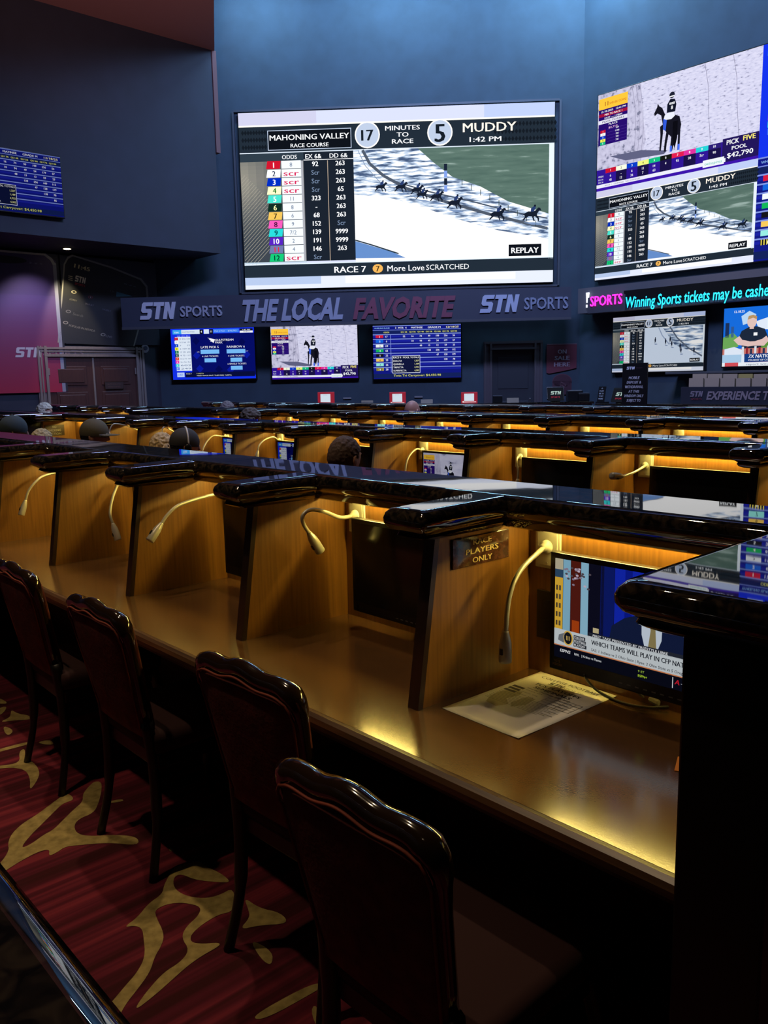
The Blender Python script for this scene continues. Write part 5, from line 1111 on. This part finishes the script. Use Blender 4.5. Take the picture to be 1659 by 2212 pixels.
# ------------------------------------------------------------------ people
def baked(o, mods):
    for t, kw in mods:
        md = o.modifiers.new(t, t)
        for k, v in kw.items(): setattr(md, k, v)
    dg = bpy.context.evaluated_depsgraph_get(); me = bpy.data.meshes.new_from_object(o.evaluated_get(dg)); return me
def skin_chain(name, pts, edges, rad, root):
    bm = bmesh.new(); lay = bm.verts.layers.skin.verify(); vs = [bm.verts.new(p) for p in pts]; [bm.edges.new((vs[a], vs[b_])) for a, b_ in edges]
    for v, r_ in zip(vs, rad): v[lay].radius = r_ if isinstance(r_, tuple) else (r_, r_)
    for i, v in enumerate(vs): v[lay].use_root = (i == root)
    me = bpy.data.meshes.new(name); bm.to_mesh(me); bm.free(); o = bpy.data.objects.new(name, me); COL.objects.link(o)
    out = baked(o, [('SKIN', {}), ('SUBSURF', {'levels': 2, 'render_levels': 2})]); bpy.data.objects.remove(o); return out
def make_body():
    pts, rad, ed = [], [], []
    def add(p, r_, par=None):
        pts.append(p); rad.append(r_); i = len(pts)-1
        if par is not None: ed.append((par, i))
        return i
    pel = add((0, 0, .54), (.15, .12)); bel = add((0, .01, .68), (.145, .11), pel); ch = add((0, .02, .84), (.155, .115), bel); up = add((0, .015, .94), (.12, .09), ch); nb = add((0, .03, .99), (.06, .06), up); nt_ = add((0, .05, 1.08), (.056, .058), nb)
    for s in (-1, 1):
        sh = add((s*.17, .01, .92), (.062, .062), up); el = add((s*.235, .13, .74), (.043, .043), sh); fa = add((s*.21, .26, .77), (.038, .038), el); wr = add((s*.16, .37, .795), (.027, .022), fa); pa = add((s*.15, .43, .80), (.036, .016), wr)
        hp = add((s*.095, .03, .52), (.09, .085), pel); kn = add((s*.12, .42, .50), (.062, .062), hp); cf = add((s*.12, .46, .33), (.055, .055), kn); an = add((s*.12, .44, .09), (.036, .036), cf); add((s*.125, .56, .04), (.042, .032), an)
    me = skin_chain('body', pts, ed, rad, 0); bm = bmesh.new(); bm.from_mesh(me); bpy.data.meshes.remove(me)
    for s in (-1, 1):      # five fingers each
        for i, (dx, L_) in enumerate(((-.026, .062), (-.009, .072), (.009, .068), (.026, .054))):
            x = s*.15+dx*s*-1; c_ = [(x, .445, .802), (x+dx*.2, .445+L_*.45, .806), (x+dx*.25, .445+L_*.8, .796), (x+dx*.25, .445+L_, .785)]
            tube(bm, catmull(c_, 3), [.0095]*6+[.0085]*4, 8)
        tube(bm, catmull([(s*.125, .41, .80), (s*.10, .435, .797), (s*.092, .465, .79)], 3), [.012]*4+[.0095]*3, 8)
    def hf(v):
        v = v.copy(); d = v-Vector((0, .065, 1.19))
        if d.z < 0: v.x *= 1+d.z*2.4; v.y = .065+d.y*(1+d.z*(1.1 if d.y > 0 else 3.0))
        if d.y < -.02 and d.z > -.05: v.y -= .006
        return v
    ellipsoid(bm, (0, .065, 1.19), (.080, .099, .122), 28, 18, hf)
    ellipsoid(bm, (0, .163, 1.170), (.013, .018, .026), 10, 8); ellipsoid(bm, (0, .172, 1.157), (.016, .012, .010), 10, 8)   # nose
    ellipsoid(bm, (0, .148, 1.127), (.026, .012, .006), 12, 6); ellipsoid(bm, (0, .147, 1.118), (.024, .012, .006), 12, 6); ellipsoid(bm, (0, .138, 1.095), (.026, .018, .018), 12, 8)
    for s in (-1, 1):
        ellipsoid(bm, (s*.032, .148, 1.192), (.015, .010, .008), 10, 6); ellipsoid(bm, (s*.033, .150, 1.213), (.022, .010, .006), 10, 6)
        er = []
        for t in range(13): a = -1.9+t*3.9/12; er.append((s*(.083+.008*math.sin(a+1)), .058-.016*math.cos(a)*1.0, 1.178+.030*math.sin(a)))
        tube(bm, er, .0062, 8); ellipsoid(bm, (s*.082, .060, 1.170), (.010, .015, .024), 10, 8)
    tube(bm, catmull([(0, .02, .96), (0, .035, 1.04), (0, .048, 1.12)], 4), [.075]*3+[.064]*3+[.06]*3, 18)
    me = bm_mesh(bm, 'body'); o = bpy.data.objects.new('b', me); COL.objects.link(o)
    out = baked(o, [('REMESH', {'mode': 'VOXEL', 'voxel_size': .0065, 'use_smooth_shade': True}), ('SMOOTH', {'factor': .5, 'iterations': 3})]); bpy.data.objects.remove(o)
    for p in out.polygons: p.use_smooth = True
    return out
BODY = make_body(); BODY.name = 'body'
BODY.calc_loop_triangles()
def shell(name, test, d, jitter=0, nscale=60):
    """a garment or hair that follows the body: selected faces pushed out along their normals"""
    vn = [v.normal.copy() for v in BODY.vertices]; co = [v.co.copy() for v in BODY.vertices]
    V = {}; vs = []; fs = []
    for p in BODY.polygons:
        if test(p.center):
            f = []
            for i in p.vertices:
                if i not in V:
                    dd = d+(jitter*noise.noise(co[i]*nscale) if jitter else 0); V[i] = len(vs); vs.append(co[i]+vn[i]*dd)
                f.append(V[i])
            fs.append(f)
    me = bpy.data.meshes.new(name); me.from_pydata(vs, [], fs)
    for p in me.polygons: p.use_smooth = True
    o = bpy.data.objects.new('s', me); COL.objects.link(o)
    out = baked(o, [('SOLIDIFY', {'thickness': d*.9, 'offset': -1})]); bpy.data.objects.remove(o); out.name = name
    return out
hand = lambda c: abs(c.x) < .20 and c.y > .36 and c.z > .74 and c.z < .85
ME_SHIRT = shell('shirt', lambda c: .53 < c.z < .985 and not (c.y > .345 and c.z > .6) and not (c.z < .60 and c.y > .14), .007, .002, 20)
ME_TROU = shell('trousers', lambda c: .08 < c.z < .60 and not (c.z > .56 and c.y < .16), .006)
ME_SHOE = shell('shoe', lambda c: c.z < .085, .007)
hl = lambda c: c.z > 1.225+max(0, (c.y-.10))*.25 if c.y > .085 else (c.z > 1.20-(.085-c.y)*1.35 if c.y > .03 else c.z > 1.105)
ear = lambda c: abs(c.x) > .079 and 1.14 < c.z < 1.215 and .03 < c.y < .09
ME_HAIR = shell('hair', lambda c: c.z > 1.09 and hl(c) and not ear(c), .009, .005, 90)
ME_HAIRL = shell('hair', lambda c: c.z > 1.07 and hl(c) and not (ear(c) and c.y > .06), .017, .010, 55)
ME_FRINGE = shell('hair', lambda c: 1.10 < c.z < 1.195 and c.y < .075 and not ear(c), .006, .003, 90)
bm = bmesh.new()
def capf(v):
    return v
ellipsoid(bm, (0, .062, 1.215), (.096, .114, .112), 30, 18)
bmesh.ops.bisect_plane(bm, geom=bm.verts[:]+bm.edges[:]+bm.faces[:], plane_co=(0, .062, 1.187), plane_no=(0, -.12, -1), clear_outer=True)
ME_CROWN = bm_mesh(bm, 'cap_crown')
bm = bmesh.new(); va, vb = [], []
for i in range(17):
    t = PI*i/16; va.append((.088*math.cos(t), .062+.105*math.sin(t), 1.205)); vb.append((.080*math.cos(t), .075+.185*math.sin(t), 1.190-.004*math.cos(2*t)))
A1 = [bm.verts.new(p) for p in va]; B1 = [bm.verts.new(p) for p in vb]; [bm.faces.new((A1[i], A1[i+1], B1[i+1], B1[i])) for i in range(16)]
r_ = bmesh.ops.extrude_face_region(bm, geom=bm.faces[:]); [setattr(v.co, 'z', v.co.z-.004) for v in r_['geom'] if isinstance(v, bmesh.types.BMVert)]
ME_BILL = bm_mesh(bm, 'cap_bill')
bm = bmesh.new(); bmesh.ops.create_uvsphere(bm, u_segments=10, v_segments=6, radius=.007, matrix=Matrix.Translation((0, .062, 1.328))); ME_BUTTON = bm_mesh(bm, 'cap_button')
def skin(n, c): return mat('skin_'+n, c, .5, spec=.35)
def hairm(n, c): return mat('hair_'+n, c, .75, bump=.8, bscale=260, var=.35, vscale=(90, 90, 30))
def clone(me, mt):
    m2 = me.copy(); m2.materials.clear(); m2.materials.append(mt); return m2
def person(x, y, depth, label, skin_c, hair=None, hair_c=None, shirt_c=(.03, .03, .04), heading=48, cap=None, tilt=0, extras=None, hz=1.205, bill=True):
    d = ray(x, y); P = CAM+d*(depth/d.y); s = min(1.09, max(.9, P.z/hz)); rz = -math.radians(heading)
    off = Matrix.Rotation(rz, 3, 'Z') @ Vector((0, .06*s, 0))
    rt = empty('person', (P.x-off.x, P.y-off.y, 0), rz, label, 'person', None); rt.scale = (s, s, P.z/hz)
    b_ = obj('body', clone(BODY, skin('%d' % int(skin_c[0]*1000), skin_c)), None, rt)
    sm = mat('cloth_%d_%d_%d' % tuple(int(v*1000) for v in shirt_c), shirt_c, .85)
    obj('shirt', clone(ME_SHIRT, sm), None, rt); obj('trousers', clone(ME_TROU, mat('dark_denim', (.012, .014, .022), .85)), None, rt); obj('shoes', clone(ME_SHOE, M_BLK), None, rt)
    if hair is not None: obj('hair', clone(hair, hairm('%d_%d' % (int(hair_c[0]*1000), int(hair_c[2]*1000)), hair_c)), None, rt)
    if cap:
        cm = mat('cap_%d_%d' % (int(cap[0]*1000), int(cap[2]*1000)), cap, .8, bump=.3, bscale=300)
        cr = obj('cap', clone(ME_CROWN, cm), None, rt, smooth=True); (obj('cap_bill', clone(ME_BILL, cm), None, cr, smooth=True) if bill else None); obj('cap_button', clone(ME_BUTTON, cm), None, cr)
    if extras: extras(rt)
    return rt
def strap(rt):
    bm = bmesh.new(); tube(bm, [(.0+.094*math.cos(t), .075, 1.20+.130*math.sin(t)) for t in [PI*i/20 for i in range(21)]], .007, 8); hb = obj('headphones', bm, mat('white_band', (.6, .6, .64), .4), rt, smooth=True)
    for s in (-1, 1): bm = bmesh.new(); ellipsoid(bm, (s*.094, .07, 1.175), (.012, .028, .032), 14, 10); obj('ear_cup', bm, M_BLK, hb, smooth=True)
def glasses(rt):
    bm = bmesh.new()
    for s in (-1, 1):
        tube(bm, [(s*.084, .06, 1.205), (s*.078, .16, 1.195)], .0022, 6); tube(bm, [(s*.033+.024*math.cos(t), .168, 1.190+.017*math.sin(t)) for t in [2*PI*i/16 for i in range(17)]], .0022, 6)
    obj('glasses', bm, mat('grey_rim', (.3, .3, .3), .4), rt, smooth=True)
SK, SK2 = (.42, .20, .13), (.5, .27, .2)
person(744, 985, 4.55, 'person with short receding brown hair seen from behind, left of the lit jockey monitor', SK, ME_HAIR, (.075, .04, .03), (.02, .02, .03), 40)
person(398, 958, 6.05, 'person in a black knitted cap with white headphone band, left of centre', SK, ME_HAIR, (.012, .01, .01), (.02, .02, .04), 66, cap=(.022, .022, .027), extras=strap, bill=False)
person(350, 963, 6.75, 'person with pale blond hair beside the one wearing headphones', SK2, ME_HAIRL, (.50, .36, .17), (.3, .24, .2), 50)
person(203, 937, 6.6, 'person in an olive baseball cap and glasses facing right', SK, ME_HAIR, (.05, .04, .03), (.03, .03, .03), 84, cap=(.085, .075, .045), extras=glasses)
person(28, 928, 7.1, 'person in a dark teal knitted cap near the left edge, leaning down', SK, None, None, (.012, .018, .026), 60, cap=(.03, .05, .06), bill=False)
person(90, 950, 8.0, 'person with straw blond hair low below the no smoking sign', SK2, ME_HAIRL, (.45, .34, .15), (.1, .1, .1), 48)
person(96, 888, 12, 'person with white hair in the far left of the third row', SK2, ME_HAIRL, (.62, .54, .40), (.2, .2, .2), 80)
person(491, 884, 12.2, 'person with grey wavy hair in the farthest row, beside the orange lit bay', SK2, ME_HAIRL, (.16, .12, .11), (.2, .2, .2), 48)
person(541, 906, 8.5, 'person with flat brown grey hair behind the blue reflecting ledge', SK, ME_HAIRL, (.085, .065, .05), (.1, .1, .1), 70)
person(890, 886, 9.6, 'bald person seen from behind below the middle red terminal', (.40, .20, .15), None, None, (.1, .1, .12), 40)

# ------------------------------------------------------------------ light
wd = bpy.data.worlds.new('world'); sc.world = wd; wd.use_nodes = True; wd.node_tree.nodes['Background'].inputs[0].default_value = (.2, .3, .6, 1); wd.node_tree.nodes['Background'].inputs[1].default_value = 0
# unseen cool lights, added to give the walls the glow around the screens
for xx in (2.0, 5.2, 8.2): area('cove_washer', MF @ Vector((xx, -.9, 9.3)), MF @ Vector((xx, 0, 5.0)), 135, (.34, .68, 1), 2.5, .2)
for xx in (1.5, 5): area('cove_washer', MR @ Vector((xx, -.9, 9.3)), MR @ Vector((xx, 0, 5.0)), 95, (.34, .68, 1), 2.5, .2)
area('stage_wash', (1.0, 8.5, 9.2), (0, 17.5, 2.6), 1000, (.42, .52, 1), 4, 1)  # unseen blue fill, added to brighten the banner letters and lower front wall
# warm ceiling downlights over the aisles
for P, pw in (((-1.9, 1.9, 5.5), 170), ((-1.2, 3.6, 6.5), 260), ((-3.2, 5.2, 6.5), 300), ((-6.0, 8.0, 6.5), 220), ((1.0, 7.0, 7.5), 200), ((-1.6, -1.6, 5.5), 50)):
    spot('aisle_downlight', P, (P[0]+.05, P[1]+.05, 0), pw, (1, .74, .46), 75, .7, .06)
spot('rack_downlight', MR @ Vector((3.2, -2.6, 6.5)), MR @ Vector((3.2, -1.0, 1.2)), 260, (1, .82, .66), 55, .8)  # unseen warm fill, added to brighten the slip rack
spot('poster_beam', ML @ Vector((on(ML, 60, 517, .5)[0], -1.0, sof-.05)), ML @ Vector((on(ML, 60, 517, .5)[0]+.2, 0, 2.2)), 120, (.9, .75, 1), 80, .8)
spot('plum_uplight', (-3.2, 9.5, 2.6), (-4.0, 13.0, 7.8), 900, (1, .5, .40), 60, .8, .2)
vs_ = sc.view_settings; vs_.view_transform = 'Standard'; vs_.look = 'None'; vs_.exposure = 0; vs_.gamma = 1; vs_.use_curve_mapping = False
